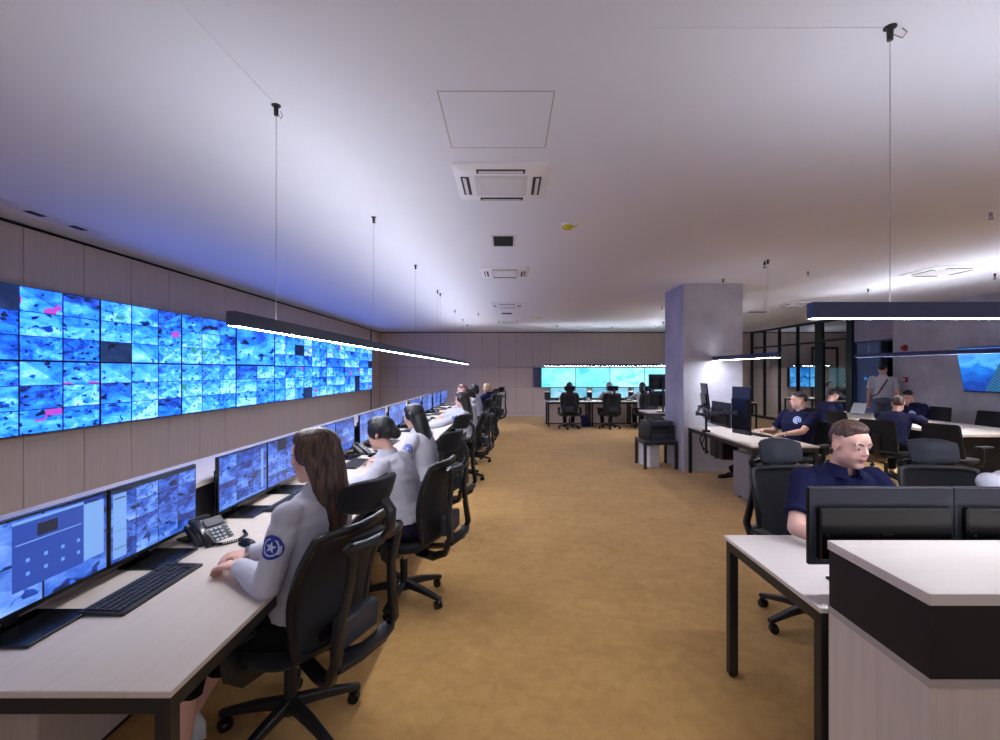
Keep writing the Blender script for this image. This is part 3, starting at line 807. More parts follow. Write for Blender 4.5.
# back row of desks and their counter
for k in range(3):
    x0 = 1.15 + k * 1.28
    desk(x0 + .001, x0 + 1.279, 13.85, 14.62, 'oak desk of the back row under the map display, %s from the open floor' % ORD[k], 'desks of the back row', mat='desk_x')
    t = thing('console_cabinet', 'low oak cabinet behind the %s back row desk, below the map display' % ORD[k], 'cabinet', (x0 + .64, 14.85, 0), 0, 'cabinets behind the back row')
    b = MB(); b.bb(-.639, .639, -.215, .215, .03, .735); b.done('body', MAT['body_wood'], t, smooth=0)
    b = MB(); b.bb(-.638, .638, -.213, .213, .735, .969); b.done('black_band', MAT['black_panel'], t, smooth=0)
    b = MB(); b.bb(-.63, .63, -.2, .2, 0, .03); b.done('plinth', MAT['black_panel'], t, smooth=0)
b = MB(); b.bb(1.14, 5.0, 14.63, 15.08, .97, 1.0, .002)
tag(b.done('worktop', MAT['desk_x']), 'pale counter top behind the back row of desks', 'worktop')

# desk between the column and the back row (two stacked screens stand on it)
desk(2.98, 4.6, 10.1, 10.9, 'white topped desk half hidden behind the column', None, mat='desk_x')
# black framed desk at the glazed partition
desk(5.4, 7.05, 13.4, 14.2, 'narrow black framed desk in front of the glazed partition', None, mat='desk_x')
# desk inside the glazed room
desk(9.35, 11.1, 15.4, 16.1, 'dark desk inside the glazed room below the three panel display', None, mat='desk_x')
desk(9.5, 11.3, 13.9, 14.6, 'desk inside the glazed room where two people sit', None, mat='desk_x')

# printer table
t = thing('printer_table', 'low gray table with dark legs next to the concrete column', 'table', (2.53, 8.14, 0))
b = MB(); b.bb(-.28, .28, -.29, .29, .445, .47, .002); b.done('table_top', MAT['grayplastic'], t)
b = MB(); b.bb(-.27, .27, -.28, -.25, .405, .445); b.bb(-.27, .27, .25, .28, .405, .445); b.bb(-.27, -.24, -.25, .25, .405, .445); b.bb(.24, .27, -.25, .25, .405, .445); b.done('frame', MAT['black_metal'], t, smooth=0)
for sx in (-1, 1):
    for sy in (-1, 1):
        b = MB(); b.box((sx * .257, sy * .267, .2225), (.045, .045, .445), .003); b.done('leg', MAT['black_metal'], t)
t = thing('printer', 'bulky black office printer on the low gray table', 'printer', (2.55, 8.16, .47), 8)
b = MB(); b.bb(-.22, .22, -.22, .22, 0, .25, .012, 2); b.done('body', MAT['plastic'], t)
b = MB(); b.box((0, 0, .28), (.42, .40, .07), .015); b.done('scanner_lid', MAT['grayplastic'], t)
b = MB(); b.box((-.17, -.1, .335), (.10, .16, .02), .004, (.35, 0, 0)); b.done('control_panel', MAT['gloss'], t)
b = MB(); b.box((-.03, -.215, .21), (.30, .03, .06), .004); b.done('output_slot', MAT['gap'], t)
b = MB(); b.box((0, -.225, .06), (.38, .02, .10), .004); b.box((0, -.24, .08), (.12, .015, .02), .003); b.done('paper_drawer', MAT['grayplastic'], t)
b = MB(); b.box((0, .10, .36), (.30, .22, .012), .002, (.35, 0, 0)); b.done('document_tray', MAT['plastic'], t)
t = thing('computer_tower', 'white computer tower on the carpet under the printer table', 'computer', (2.44, 8.22, 0), 10)
b = MB(); b.bb(-.09, .09, -.2, .2, .0, .36, .006); b.done('case', MAT['white'], t)
b = MB(); b.bb(-.085, .085, -.207, -.198, .01, .35, .003); b.box((0, -.21, .29), (.14, .006, .03), .001); b.done('front_panel', MAT['offwhite'], t)
b = MB(); b.cyl((.05, -.206, .22), (.05, -.212, .22), .01, n=10); b.done('power_button', MAT['chrome'], t)

# ------------------------------------------------------------------ office chairs
def rrect_panel(mb, t_rows, width, ypos, cross, th, n=12):
    """curved panel: rows of (z); width(z), ypos(z), cross curvature; thickness th"""
    fr, bk = [], []
    for z in t_rows:
        w = width(z); row = []
        for i in range(n + 1):
            s = -1 + 2 * i / n
            row.append(V((s * w / 2, ypos(z) + cross * s * s, z)))
        fr.append(row)
    bm = mb.bm
    F = [[bm.verts.new(p) for p in r] for r in fr]
    Bk = [[bm.verts.new(p - V((0, th, 0))) for p in r] for r in fr]
    m_ = len(F)
    def fc(*v):
        f = bm.faces.new(v); f.material_index = mb.mi
    for j in range(m_ - 1):
        for i in range(n):
            fc(F[j][i], F[j][i + 1], F[j + 1][i + 1], F[j + 1][i]); fc(Bk[j][i + 1], Bk[j][i], Bk[j + 1][i], Bk[j + 1][i + 1])
        fc(F[j][0], F[j + 1][0], Bk[j + 1][0], Bk[j][0]); fc(F[j + 1][n], F[j][n], Bk[j][n], Bk[j + 1][n])
    for i in range(n):
        fc(F[0][i + 1], F[0][i], Bk[0][i], Bk[0][i + 1]); fc(F[-1][i], F[-1][i + 1], Bk[-1][i + 1], Bk[-1][i])
    return fr

def make_chair(label, style, name='office_chair', cat='office chair', base_rot=18., rz=0, recline=5):
    """front faces +y; style: 'mesh' (mesh back, headrest), 'leather' (slate headrest), 'plain' (no headrest)"""
    t = thing(name, label, cat, (0, 0, 0), rz)
    # five star base
    b = MB()
    b.cyl((0, 0, .085), (0, 0, .15), .042, .034, 16)
    tips = []
    for k in range(5):
        a = R(base_rot + 72 * k); u = V((math.cos(a), math.sin(a), 0))
        b.bar([u * .02 + V((0, 0, .125)), u * .16 + V((0, 0, .108)), u * .315 + V((0, 0, .075))], [.05, .044, .034], [.05, .042, .026])
        tips.append(u * .305)
    b.done('star_base', MAT['plastic'], t)
    for k, p in enumerate(tips):
        a = R(base_rot + 72 * k + 60); q = V((math.cos(a), math.sin(a), 0))
        off = V((math.cos(a + PI / 2), math.sin(a + PI / 2), 0)) * .016
        c0 = p + off + V((0, 0, .029))
        b = MB()
        for s in (-1, 1):
            b.cyl(c0 + q * (s * .006), c0 + q * (s * .024), .029, .026, 14)
        b.cyl(p + V((0, 0, .04)), p + V((0, 0, .085)), .008, n=8)
        b.box(p + off * .6 + V((0, 0, .052)), (.03, .03, .018), .006)
        b.done('caster', MAT['gloss'], t)
    b = MB(); b.cyl((0, 0, .14), (0, 0, .29), .026, .026, 14); b.done('gas_lift', MAT['black_metal'], t)
    b = MB(); b.cyl((0, 0, .28), (0, 0, .385), .014, .014, 12); b.done('piston', MAT['chrome'], t)
    b = MB(); b.box((0, -.02, .395), (.18, .26, .05), .015, None, 2); b.cyl((.09, .05, .39), (.25, .07, .385), .006, n=8); b.box((.26, .07, .385), (.04, .025, .012), .004)
    b.done('tilt_mechanism', MAT['plastic'], t)
    # seat cushion: rounded plan with a waterfall front
    rs = []
    n = 32
    for z, k in ((.415, .90), (.425, .97), (.445, 1.0), (.462, .985), (.470, .93), (.473, .75), (.466, .35)):
        ring = []
        for i in range(n):
            a = 2 * PI * i / n; ca, sa = math.cos(a), math.sin(a)
            x = .25 * math.copysign(abs(ca) ** .5, ca) * k; y_ = .02 + .24 * math.copysign(abs(sa) ** .5, sa) * k
            zz = z - (.03 * max(0, (y_ - .12) / .14) ** 2 if z > .43 else 0)
            ring.append(V((x, y_, zz)))
        rs.append(ring)
    b = MB(); b.rings(rs); b.done('seat', MAT['fabric'], t, smooth=50)
    # armrests
    for s in (-1, 1):
        b = MB()
        if style == 'plain':
            b.bar([(s * .10, .0, .40), (s * .27, .0, .41), (s * .295, .0, .46), (s * .295, -.01, .63)], .05, .022, up=(0, 1, 0))
            top = .645
        else:
            b.bar([(s * .10, -.02, .395), (s * .26, -.02, .395), (s * .30, -.015, .43), (s * .305, .0, .50), (s * .30, .02, .575)], .075, .022, up=(0, 1, 0))
            top = .59
        o = b.done('armrest', MAT['plastic'], t)
        b = MB(); b.box((s * .298, .03, top), (.085, .25, .026), .011, None, 3); b.done('arm_pad', MAT['fabric'], o)
    if style in ('mesh', 'leather'):
        hg = M.Translation((0, -.175 if style == 'mesh' else -.14, .42)) @ M.Rotation(R(recline if style == 'mesh' else 3), 4, 'X') @ M.Translation((0, .14, -.42))
        def rec(q):
            for v in q.bm.verts: v.co = hg @ v.co
            return q
        H0, H1 = (.50, 1.0) if style == 'mesh' else (.50, .955)
        yp = lambda z: -.205 + .035 * math.sin((z - H0) / (H1 - H0) * PI * .9) - .15 * max(0, (z - .72)) ** 1.0 * .75 - .02
        wd = lambda z: .40 + .09 * math.sin(min(1, (z - H0) / (H1 - H0) * 1.15) * PI * .62) - .03 * max(0, (z - .9) / .1)
        rows = [H0 + (H1 - H0) * i / 12 for i in range(13)]
        b = MB(); grid = rrect_panel(b, rows, lambda z: wd(z) - .03, yp, .035, .006); rec(b).done('back_mesh', MAT['mesh'] if style == 'mesh' else MAT['fabric'], t, smooth=60)
        loop = [V((-wd(z) / 2, yp(z) + .035, z)) for z in rows] + [V((x * wd(H1), yp(H1) + .035 * 4 * x * x, H1 + .012)) for x in (-.38, -.2, 0, .2, .38)] + \
               [V((wd(z) / 2, yp(z) + .035, z)) for z in rows[::-1]] + [V((x * wd(H0), yp(H0) + .035 * 4 * x * x, H0 - .008)) for x in (.38, .2, 0, -.2, -.38)]
        b = MB(); b.bar(loop, .034, .026, up=(0, 1, 0), closed=True); rec(b).done('back_rim', MAT['plastic'], t, smooth=60)
        # outer spine: two swept bars joined at the lumbar and at the top
        b = MB()
        for s in (-1, 1):
            b.bar([(s * .05, -.10, .375), (s * .10, -.24, .385), (s * .165, -.345, .45), (s * .185, -.372, .56), (s * .165, -.345, .70), (s * .135, -.335, .84), (s * .15, -.335, .97), (s * .17, -.318, 1.005)],
                  [.06, .06, .05, .046, .044, .042, .042, .04], [.03, .034, .034, .034, .03, .026, .026, .024], up=(0, 1, .3))
        b.bar([(-.17, -.318, .99), (-.08, -.355, 1.0), (.08, -.355, 1.0), (.17, -.318, .99)], .04, .028, up=(0, 0, 1))
        b.bar([(-.17, -.36, .52), (-.07, -.385, .53), (.07, -.385, .53), (.17, -.36, .52)], .06, .03, up=(0, 0, 1))
        b.box((0, -.29, .985), (.20, .05, .028), .01)
        rec(b).done('back_spine', MAT['plastic'], t, smooth=60)
        b = MB(); b.box((0, -.30, .60), (.24, .06, .13), .02, (-.1, 0, 0), 3); rec(b).done('lumbar_pad', MAT['grayplastic'], t)
        # headrest
        b = MB()
        b.bar([(0, -.345, .97), (0, -.385, 1.05), (0, -.375, 1.12), (0, -.33, 1.155)], .05, .022, up=(0, 1, 0)); 
        st = rec(b).done('headrest_stem', MAT['plastic'], t, smooth=60)
        b = MB()
        hz = 1.165 if style == 'mesh' else 1.075
        hh = .075 if style == 'mesh' else .085; hw = .155 if style == 'mesh' else .15
        rs = []
        for i in range(9):
            s = -1 + 2 * i / 8; x = s * hw
            th = .030 * (1 - .5 * abs(s) ** 4); hgt = hh * (1 - .28 * abs(s) ** 4)
            yc = -.295 + .055 * s * s
            tl = .22
            rs.append([V((x, yc + th * math.cos(a) * abs(math.cos(a)) ** -.4 - (hgt * math.sin(a)) * tl * 1.0, hz + hgt * math.copysign(abs(math.sin(a)) ** .6, math.sin(a)))) for a in [2 * PI * j / 16 + .01 for j in range(16)]])
        b.rings(rs)
        rec(b).done('headrest', MAT['slate_fabric' if style == 'leather' else 'fabric'], t, smooth=60)
        if style == 'mesh':
            b = MB(); rs = []
            for i in range(9):
                s = -1 + 2 * i / 8; x = s * hw * .9; yc = -.295 + .055 * s * s; hgt = hh * .86 * (1 - .28 * abs(s) ** 4)
                rs.append([V((x, yc + .0345 * (1 - .5 * abs(s) ** 4) - hgt * q * .22 + d, hz + hgt * q)) for q, d in ((-1, 0), (0, .002), (1, 0), (1, -.006), (-1, -.006))])
            b.rings(rs); rec(b).done('headrest_cover', MAT['navy_pad'], t, smooth=60)
    else:
        H0, H1 = .49, .93
        yp = lambda z: -.225 - .16 * (z - H0)
        wd = lambda z: .48 - .14 * max(0, z - .62) - .25 * max(0, z - .895) 
        rows = [H0, H0 + .02] + [H0 + (H1 - H0) * i / 10 for i in range(1, 10)] + [H1 - .015, H1]
        b = MB(); rrect_panel(b, rows, wd, yp, .02, .035); me = b.mesh('chair_back')
        bm = bmesh.new(); bm.from_mesh(me); bmesh.ops.bevel(bm, geom=[e for e in bm.edges if e.is_manifold and e.calc_face_angle(0) > 1.0], offset=.01, segments=2, affect='EDGES', clamp_overlap=True); bm.to_mesh(me); bm.free()
        obj('backrest', me, MAT['fabric'], t, smooth=60)
        b = MB(); b.bar([(0, -.08, .38), (0, -.22, .385), (0, -.285, .42), (0, -.30, .52), (0, -.325, .72)], .085, .022, up=(0, 1, .2)); b.done('back_support', MAT['plastic'], t, smooth=60)
    return t

# ------------------------------------------------------------------ monitors, keyboards, mice, phones (screen / front faces +y)
MW, MH = .556, .335
def monitor_parts(t, zb, zt, mat, cells, uvo, w=MW, stand=True, housing=True, tilt=0., ui=None, sx=0.):
    Rm = M.Rotation(tilt, 3, 'X'); c0 = V((0, 0, zb))
    P = lambda x, y, z: c0 + Rm @ V((x, y, z))
    H = zt - zb
    b = MB(); b.box(P(0, -.009, H / 2), (w, .018, H), .003, Rm); body = b.done('panel', MAT['gloss'], t)
    b = MB(); b.box(P(0, -.0195, H / 2), (w - .006, .003, H - .006), .001, Rm); b.done('rear_reflection', MAT['rear_reflection'], t)  # thin sheet added to the back to carry the painted reflection
    b = MB(); m_ = .007; bt = .018
    b.quad([P(w / 2 - m_, .0006, bt), P(-w / 2 + m_, .0006, bt), P(-w / 2 + m_, .0006, H - m_), P(w / 2 - m_, .0006, H - m_)],
           [(uvo[0], uvo[1]), (uvo[0] + cells[0], uvo[1]), (uvo[0] + cells[0], uvo[1] + cells[1]), (uvo[0], uvo[1] + cells[1])])
    scr = b.done('screen', mat, t, smooth=0)
    if ui:
        b = MB(); sw, sh = w - 2 * m_, H - bt - m_
        for mi, u0, u1, v0, v1, dy in ui:      # u from the viewer's left
            b.mat(mi); f = lambda u, v: P(w / 2 - m_ - u * sw, .0010 + dy * .0003, bt + v * sh)
            b.quad([f(u0, v0), f(u1, v0), f(u1, v1), f(u0, v1)])
        b.done('application_window', [MAT['ui_blue'], MAT['ui_pale'], MAT['ui_dark'], MAT['ui_dot']], scr, smooth=0)
    if housing:
        b = MB(); b.box(P(0, -.03, H * .42), (w * .90, .035, H * .66), .006, Rm); hs = b.done('rear_housing', MAT['gloss'], t)
        b = MB()
        for k in range(4): b.box(P(-w * .40, -.0485, H * (.25 + .08 * k)), (.008, .003, .008), .001, Rm)
        b.done('button', MAT['grayplastic'], hs)
    if stand:
        b = MB(); b.box((sx, -.045, (zb + .14) / 2 + .006), (.05, .018, zb + .12), .004); b.done('stand_neck', MAT['gloss'], t)
        b = MB(); b.box((sx, .03, .006), (.24, .21, .012), .003); b.done('stand_base', MAT['gloss'], t)

def monitor(label, loc, rz, group, zb=.055, zt=.392, mat='cctv_desk', cells=(3, 3), uvo=(0, 0), w=MW, tilt=0., ui=None, housing=True, stand=True, name='monitor', sx=0.):
    t = thing(name, label, 'monitor', loc, rz, group)
    monitor_parts(t, zb, zt, MAT[mat], cells, uvo, w, stand, housing, tilt, ui, sx)
    return t

def make_keyboard(label):
    t = thing('keyboard', label, 'keyboard')
    b = MB(); b.box((0, 0, .008), (.45, .165, .014), .004, (R(2), 0, 0), 2); b.done('case', MAT['plastic'], t)
    b = MB()
    rowsx = [(-.215, .21, 20), (-.215, .21, 21), (-.215, .21, 20), (-.215, .21, 19), (-.215, .21, 18)]
    for j, (x0, x1, n) in enumerate(rowsx):
        w = (x1 - x0) / n
        for i in range(n):
            if i in (15, 18) and n > 17 and j % 2 == 0: continue
            b.box((x0 + (i + .5) * w, .055 - j * .026, .0175 + (.055 - j * .026) * .035), (w - .004, .020, .006), 0)
    b.done('keys', MAT['key'], t, smooth=0)
    return t

def make_mouse(label):
    t = thing('mouse', label, 'mouse')
    b = MB(); rs = []
    for i in range(9):
        a = -PI / 2 + PI * i / 8; y_ = .055 * math.sin(a); k = max(.08, math.cos(a)) ** .6
        rs.append([V((.031 * k * math.cos(q), y_, max(0, .034 * k * (1 - .15 * math.sin(a)) * math.sin(q)))) for q in [PI * j / 10 for j in range(11)]])
    b.rings(rs); b.done('shell', MAT['gloss'], t, smooth=60)
    b = MB(); b.cyl((-.004, .032, .026), (.004, .032, .026), .008, n=12); b.done('scroll_wheel', MAT['grayplastic'], t)
    return t

def make_phone(label):
    """desk phone, keypad faces -y side up (user at -y)"""
    t = thing('desk_phone', label, 'telephone')
    sl = R(42)
    Rp = M.Rotation(sl, 3, 'X')
    P = lambda x, y, z: V((x, .0, .025)) + Rp @ V((0, y, z))
    b = MB(); b.box(P(0, .005, .0), (.20, .19, .03), .012, Rp, 3); b.done('body', MAT['plastic'], t)
    b = MB(); b.box((0, .085, .055), (.12, .02, .12), .006, (-.35, 0, 0)); b.box((0, .11, .008), (.17, .09, .014), .005); b.done('foot_stand', MAT['plastic'], t)
    b = MB(); b.box(P(.035, .062, .018), (.105, .045, .006), .003, Rp); d_ = b.done('display', MAT['slot'], t)
    b = MB(); b.box(P(.035, .062, .0215), (.092, .034, .001), 0, Rp); b.done('display_glass', MAT['ui_dark'], d_, smooth=0)
    b = MB()
    for i in range(4):
        for j in range(3): b.box(P(.0 + j * .024, .02 - i * .022, .018), (.017, .013, .007), .002, Rp)
    for i in range(5): b.box(P(.084, .022 - i * .019, .018), (.014, .009, .006), .002, Rp)
    b.done('keypad', MAT['keyglyph'], t)
    b = MB(); b.tube([P(-.068, .088, .03), P(-.068, .075, .042), P(-.068, .0, .046), P(-.068, -.07, .042), P(-.068, -.085, .028)], [(.024, .012), (.026, .016), (.019, .012), (.026, .016), (.024, .012)], 10, up=Rp @ V((0, 0, 1)))
    b.done('handset', MAT['gloss'], t, smooth=60)
    b = MB(); pts = []
    path = [V((-.07, -.075, .012)), V((-.04, -.13, .010)), V((.04, -.155, .010)), V((.11, -.12, .010)), V((.15, -.05, .010))]
    def bez(u):
        n = len(path) - 1; i = min(int(u * n), n - 1); f = u * n - i
        return path[i].lerp(path[i + 1], f)
    for i in range(281):
        u = i / 280; p = bez(u); a = u * 40 * 2 * PI
        tdir = (bez(min(1, u + .02)) - bez(max(0, u - .02))).normalized(); q = tdir.cross(V((0, 0, 1)))
        pts.append(p + q * (.007 * math.cos(a)) + V((0, 0, .007 * math.sin(a))))
    b.tube(pts, .0026, 5); b.done('coiled_cord', MAT['gloss'], t, smooth=60)
    return t
# ------------------------------------------------------------------ people
def ik(a, b_, l1, l2, pole):
    a, b_ = V(a), V(b_); d = b_ - a; L_ = min(d.length, (l1 + l2) * .995); d.normalize()
    e = a + d * L_
    x = (l1 * l1 - l2 * l2 + L_ * L_) / (2 * L_); h = math.sqrt(max(0, l1 * l1 - x * x))
    p = V(pole); p = (p - d * p.dot(d))
    if p.length < 1e-4: p = d.orthogonal()
    p.normalize()
    return a + d * x + p * h, e

def person(label, loc, rz, sex='f', lean=4., stand=False, hands=None, hdir=None, feet=None, head=(0, 0), hair='long', haircol='hair_brown',
           shirt='shirt_white', sleeve='long', trousers='trouser', shoes='shoe_black', skinm='skin', vox=.011, group=None, hip=None,
           badge=None, ankle_bare=False, elbow_out=.35, twist=0., hair_len=.34, curl=.5, watch=False, strap=False, slump=0., ts=1.0):
    t = thing('person', label, 'person', (loc[0], loc[1], 0), rz, group)
    inv = M.Rotation(R(-rz), 3, 'Z')
    LW = lambda p: inv @ V((p[0] - loc[0], p[1] - loc[1], p[2]))       # world point -> local
    male = sex == 'm'
    k = 1.04 if male else 1.0
    px, py, pz = (0, -.09, .555) if not stand else (0, 0, .95 * k)
    if hip: py += hip
    pel = V((px, py, pz))
    tl = R(lean)
    def sp(d, off=0.):      # spine point, slightly curved forward towards the top
        d = d * ts
        a = tl + slump * max(0, d - .2)
        return pel + V((0, math.sin(a) * d + off * math.cos(a), math.cos(a) * d - off * math.sin(a)))
    tw = R(twist)
    def ring(d, hw, hd, n=20, off=0.):
        a = tl + slump * max(0, d - .2); f = min(1, d / .4) * tw
        xa = V((math.cos(f), math.sin(f), 0)); ya = V((-math.sin(f) * math.cos(a), math.cos(f) * math.cos(a), -math.sin(a)))
        c = sp(d, off); out = []
        for i in range(n):
            q = 2 * PI * i / n; ca, sa = math.cos(q), math.sin(q)
            out.append(c + xa * (hw * math.copysign(abs(ca) ** .85, ca)) + ya * (hd * math.copysign(abs(sa) ** .9, sa)))
        return out
    if male:
        prof = [(-.06, .14, .11, 0), (0, .178, .128, -.005), (.1, .172, .128, .01), (.2, .172, .122, .012), (.32, .188, .126, .01), (.42, .198, .12, .0), (.48, .176, .095, -.01), (.515, .10, .07, -.012), (.55, .062, .06, -.008)]
        SW, UA, FA, TH, SH = .195, .30, .265, .445, .44
    else:
        prof = [(-.06, .14, .11, 0), (0, .178, .125, -.005), (.1, .152, .108, .0), (.19, .138, .098, .005), (.30, .152, .118, .02), (.39, .166, .108, .006), (.45, .150, .084, -.008), (.485, .09, .062, -.012), (.52, .05, .05, -.008)]
        SW, UA, FA, TH, SH = .166, .275, .245, .42, .41
    nd = .52 if not male else .545                # neck base
    neck = sp(nd, -.01)
    sd = .435 if not male else .462
    fa = min(1, sd / .4) * tw
    xa = V((math.cos(fa), math.sin(fa), 0))
    shl = [sp(sd, -.005) - xa * SW, sp(sd, -.005) + xa * SW]    # left (-x), right (+x)
    # head frame
    hy, hp = R(head[0]), R(head[1])
    Hm = M.Rotation(hy, 3, 'Z') @ M.Rotation(-hp, 3, 'X')
    fwd = V((0, math.sin(tl * .6), 0))
    hc = neck + V((0, .02 + .12 * math.sin(tl) * .6, .120 * k)) + V((0, 0, 0)) + Hm @ V((0, .012, 0))
    s = 1.03 if male else .98
    HP = lambda x, y, z: hc + Hm @ (V((x, y, z)) * s)
    # arms
    if hands is None: hands = [(None), (None)]
    arms = []
    for i, sg in enumerate((-1, 1)):
        w = hands[i]
        if w is None:
            wl = V((sg * .16, .30, .70)) if not stand else shl[i] + V((sg * .06, .06, -.52))
        else: wl = LW(w)
        el, wr = ik(shl[i], wl, UA, FA, (sg * elbow_out, -.55 if not stand else -1, -.6))
        d = (wr - el).normalized()
        if hdir and hdir[i]: d = (inv @ V(hdir[i])).normalized()
        arms.append((shl[i], el, wr, d, sg))
    # legs
    legs = []
    for i, sg in enumerate((-1, 1)):
        hj = pel + V((sg * .09, 0, -.01))
        if feet and feet[i]: al = LW(feet[i])
        else: al = V((sg * .11, py + .44, .10)) if not stand else V((sg * .10, .0 + .03 * sg, .095))
        kn, an = ik(hj, al, TH, SH, (sg * .12, .8, .9) if not stand else (0, 1, 0))
        fd = V((sg * .12, 1, 0)).normalized()
        legs.append((hj, kn, an, fd, sg))

    # ---- body: one continuous surface
    b = MB(); c = -.014                      # slimmer where clothing covers it
    b.rings([ring(d, hw + c, hd + c, off=o) for d, hw, hd, o in prof])
    b.caps(sp(nd - .05, -.012), HP(0, -.018, -.05), .056 * k if male else .047, .054 * k if male else .043)
    for sh, el, wr, d, sg in arms:
        m1 = 1.1 if male else .9
        bare = sleeve == 'short'
        b.caps(sh, sh.lerp(el, .25), .050 * m1, .048 * m1); b.caps(sh.lerp(el, .2), el, .047 * m1, .038 * m1)
        b.caps(el, el.lerp(wr, .3), .037 * m1, .038 * m1); b.caps(el.lerp(wr, .3), wr, .038 * m1, .024 * m1)
        # hand: palm, four fingers, thumb
        hsz = 1.06 if male else .95
        nrm = V((0, 0, 1)) - d * d.z
        if nrm.length < .2: nrm = V((sg, 0, 0)) - d * d.dot(V((sg, 0, 0)))
        nrm.normalize(); side = d.cross(nrm) * 1.0        # to the hand's right
        th = side * (1 if sg < 0 else -1)                  # thumbs point inward
        rs = []
        for q, hw, ht in ((-.01, .024, .02), (.02, .030, .018), (.06, .040, .0155), (.088, .040, .0135)):
            rs.append([wr + d * (q * hsz) + side * (hw * hsz * math.cos(2 * PI * j / 12)) + nrm * (ht * hsz * math.sin(2 * PI * j / 12)) for j in range(12)])
        b.rings(rs)
        for f, (lat, ln) in enumerate(((-.031, .060), (-.0105, .078), (.0105, .084), (.031, .074))):
            p0 = wr + d * (.082 * hsz) + th * (lat * hsz)
            a = curl * (.55 + .08 * f); dd = d
            for j, fr_ in enumerate((.45, .32, .27)):
                dd = (d * math.cos(a) - nrm * math.sin(a)).normalized()
                p1 = p0 + dd * (ln * fr_ * hsz); b.caps(p0, p1, (.0098 - .0009 * j) * hsz, (.0092 - .001 * j) * hsz, 8); p0 = p1; a += curl * (.75 if j == 0 else .5)
        p0 = wr + d * (.018 * hsz) + th * (.022 * hsz) - nrm * .004
        for j, (ln, aa) in enumerate(((.042, .85), (.032, .55), (.026, .3))):
            dd = (d * math.cos(aa) + th * math.sin(aa) - nrm * (.25 * curl)).normalized(); p1 = p0 + dd * (ln * hsz)
            b.caps(p0, p1, (.0125 - .0014 * j) * hsz, (.0112 - .0014 * j) * hsz, 8); p0 = p1
    b.ell(pel + V((0, -.02, -.0)), (.165, .125, .085))
    for hj, kn, an, fd, sg in legs:
        b.caps(hj, kn, .078, .052); b.caps(kn, kn.lerp(an, .35), .050, .05); b.caps(kn.lerp(an, .35), an, .05, .033)
        b.caps(an + V((0, 0, -.02)), an + fd * .12 + V((0, 0, -.062)), .032, .022)
        b.ell(an - fd * .025 + V((0, 0, -.06)), (.026, .03, .028))
    # head
    E = lambda c_, r, rot=None, n=14: b.ell(HP(*c_), tuple(x * s for x in r), Hm @ (rot if rot else M.Identity(3)), n)
    E((0, -.012, .036), (.073, .094, .084), n=18)
    E((0, .024, -.030), (.062, .066, .080), n=16)
    E((0, .055, .035), (.058, .040, .050))
    jw = .046 if male else .038
    for sg in (-1, 1):
        E((sg * jw * .88, .010, -.064), (.026, .044, .031)); E((sg * .027, .042, -.036), (.036 if male else .033, .040, .046))
        E((sg * .030, .077, .021), (.029, .0105, .009)); E((sg * .031, .073, .002), (.016, .013, .011)); E((sg * .031, .0765, .0085), (.0150, .0105, .0045))
        E((sg * .078, -.012, -.004), (.008, .018, .029), M.Rotation(R(sg * 18), 3, 'Z')); E((sg * .079, -.006, -.030), (.007, .010, .011))
    E((0, .062, -.092), (.031 if male else .024, .026, .022))
    b.caps(HP(0, .086, .016), HP(0, .104, -.020), .0075 * s, .0108 * s, 10)
    for sg in (-1, 1): E((sg * .011, .094, -.025), (.008, .011, .007))
    E((0, .088, -.052), (.022, .010, .0065)); E((0, .085, -.063), (.019, .010, .0075))
    me = remesh(b, vox, 6 if vox < .007 else 3)
    invH = Hm.inverted()
    if vox < .0125:          # even out the cheeks, forehead and jaw; leave nose, lips and ears crisp
        hb = bmesh.new(); hb.from_mesh(me); sel = []
        for v in hb.verts:
            q = (invH @ (v.co - hc)) / s
            if q.length < .135 and -.11 < q.z < .10 and abs(q.x) < .072 and not (abs(q.x) < .024 and q.y > .07) and not (abs(q.x) < .05 and q.y > .068 and -.012 < q.z < .032): sel.append(v)
        for _ in range(int(10 * (.0085 / vox) ** 2)): bmesh.ops.smooth_vert(hb, verts=sel, factor=.5, use_axis_x=True, use_axis_y=True, use_axis_z=True)
        hb.to_mesh(me); hb.free()
    body_m = [MAT[skinm]]
    o = obj('body', me, body_m, t, smooth=180)
    fd_, lp_, fl_ = [], [], []
    ss = lambda x, lo, hi: max(0., min(1., (x - lo) / (hi - lo)))
    for v in me.vertices:
        q = (invH @ (v.co - hc)) / s
        near = q.length < .16
        lp_.append(ss(.026 - abs(q.x), 0, .006) * ss(.0115 - abs(q.z + .0575), 0, .004) * ss(q.y, .078, .084) if near else 0)
        fd_.append((.75 * ss(abs(q.x), .045, .062) * ss(q.z, -.005, .03) * ss(.03 - q.y, 0, .03) + .22 * ss(-q.z, .045, .07) * ss(q.y, .0, .03)) if male and near and hair != 'bald' else 0)
        fl_.append((.35 * ss(.022 - V((abs(q.x) - .042, 0, q.z + .02)).length, -.01, .012) * ss(q.y, .03, .06) + .4 * ss(abs(q.x), .07, .08)) if near else 0)
    for nm, vals in (('fade', fd_), ('lip', lp_), ('flush', fl_)):
        at = me.attributes.new(nm, 'FLOAT', 'POINT'); at.data.foreach_set('value', vals)
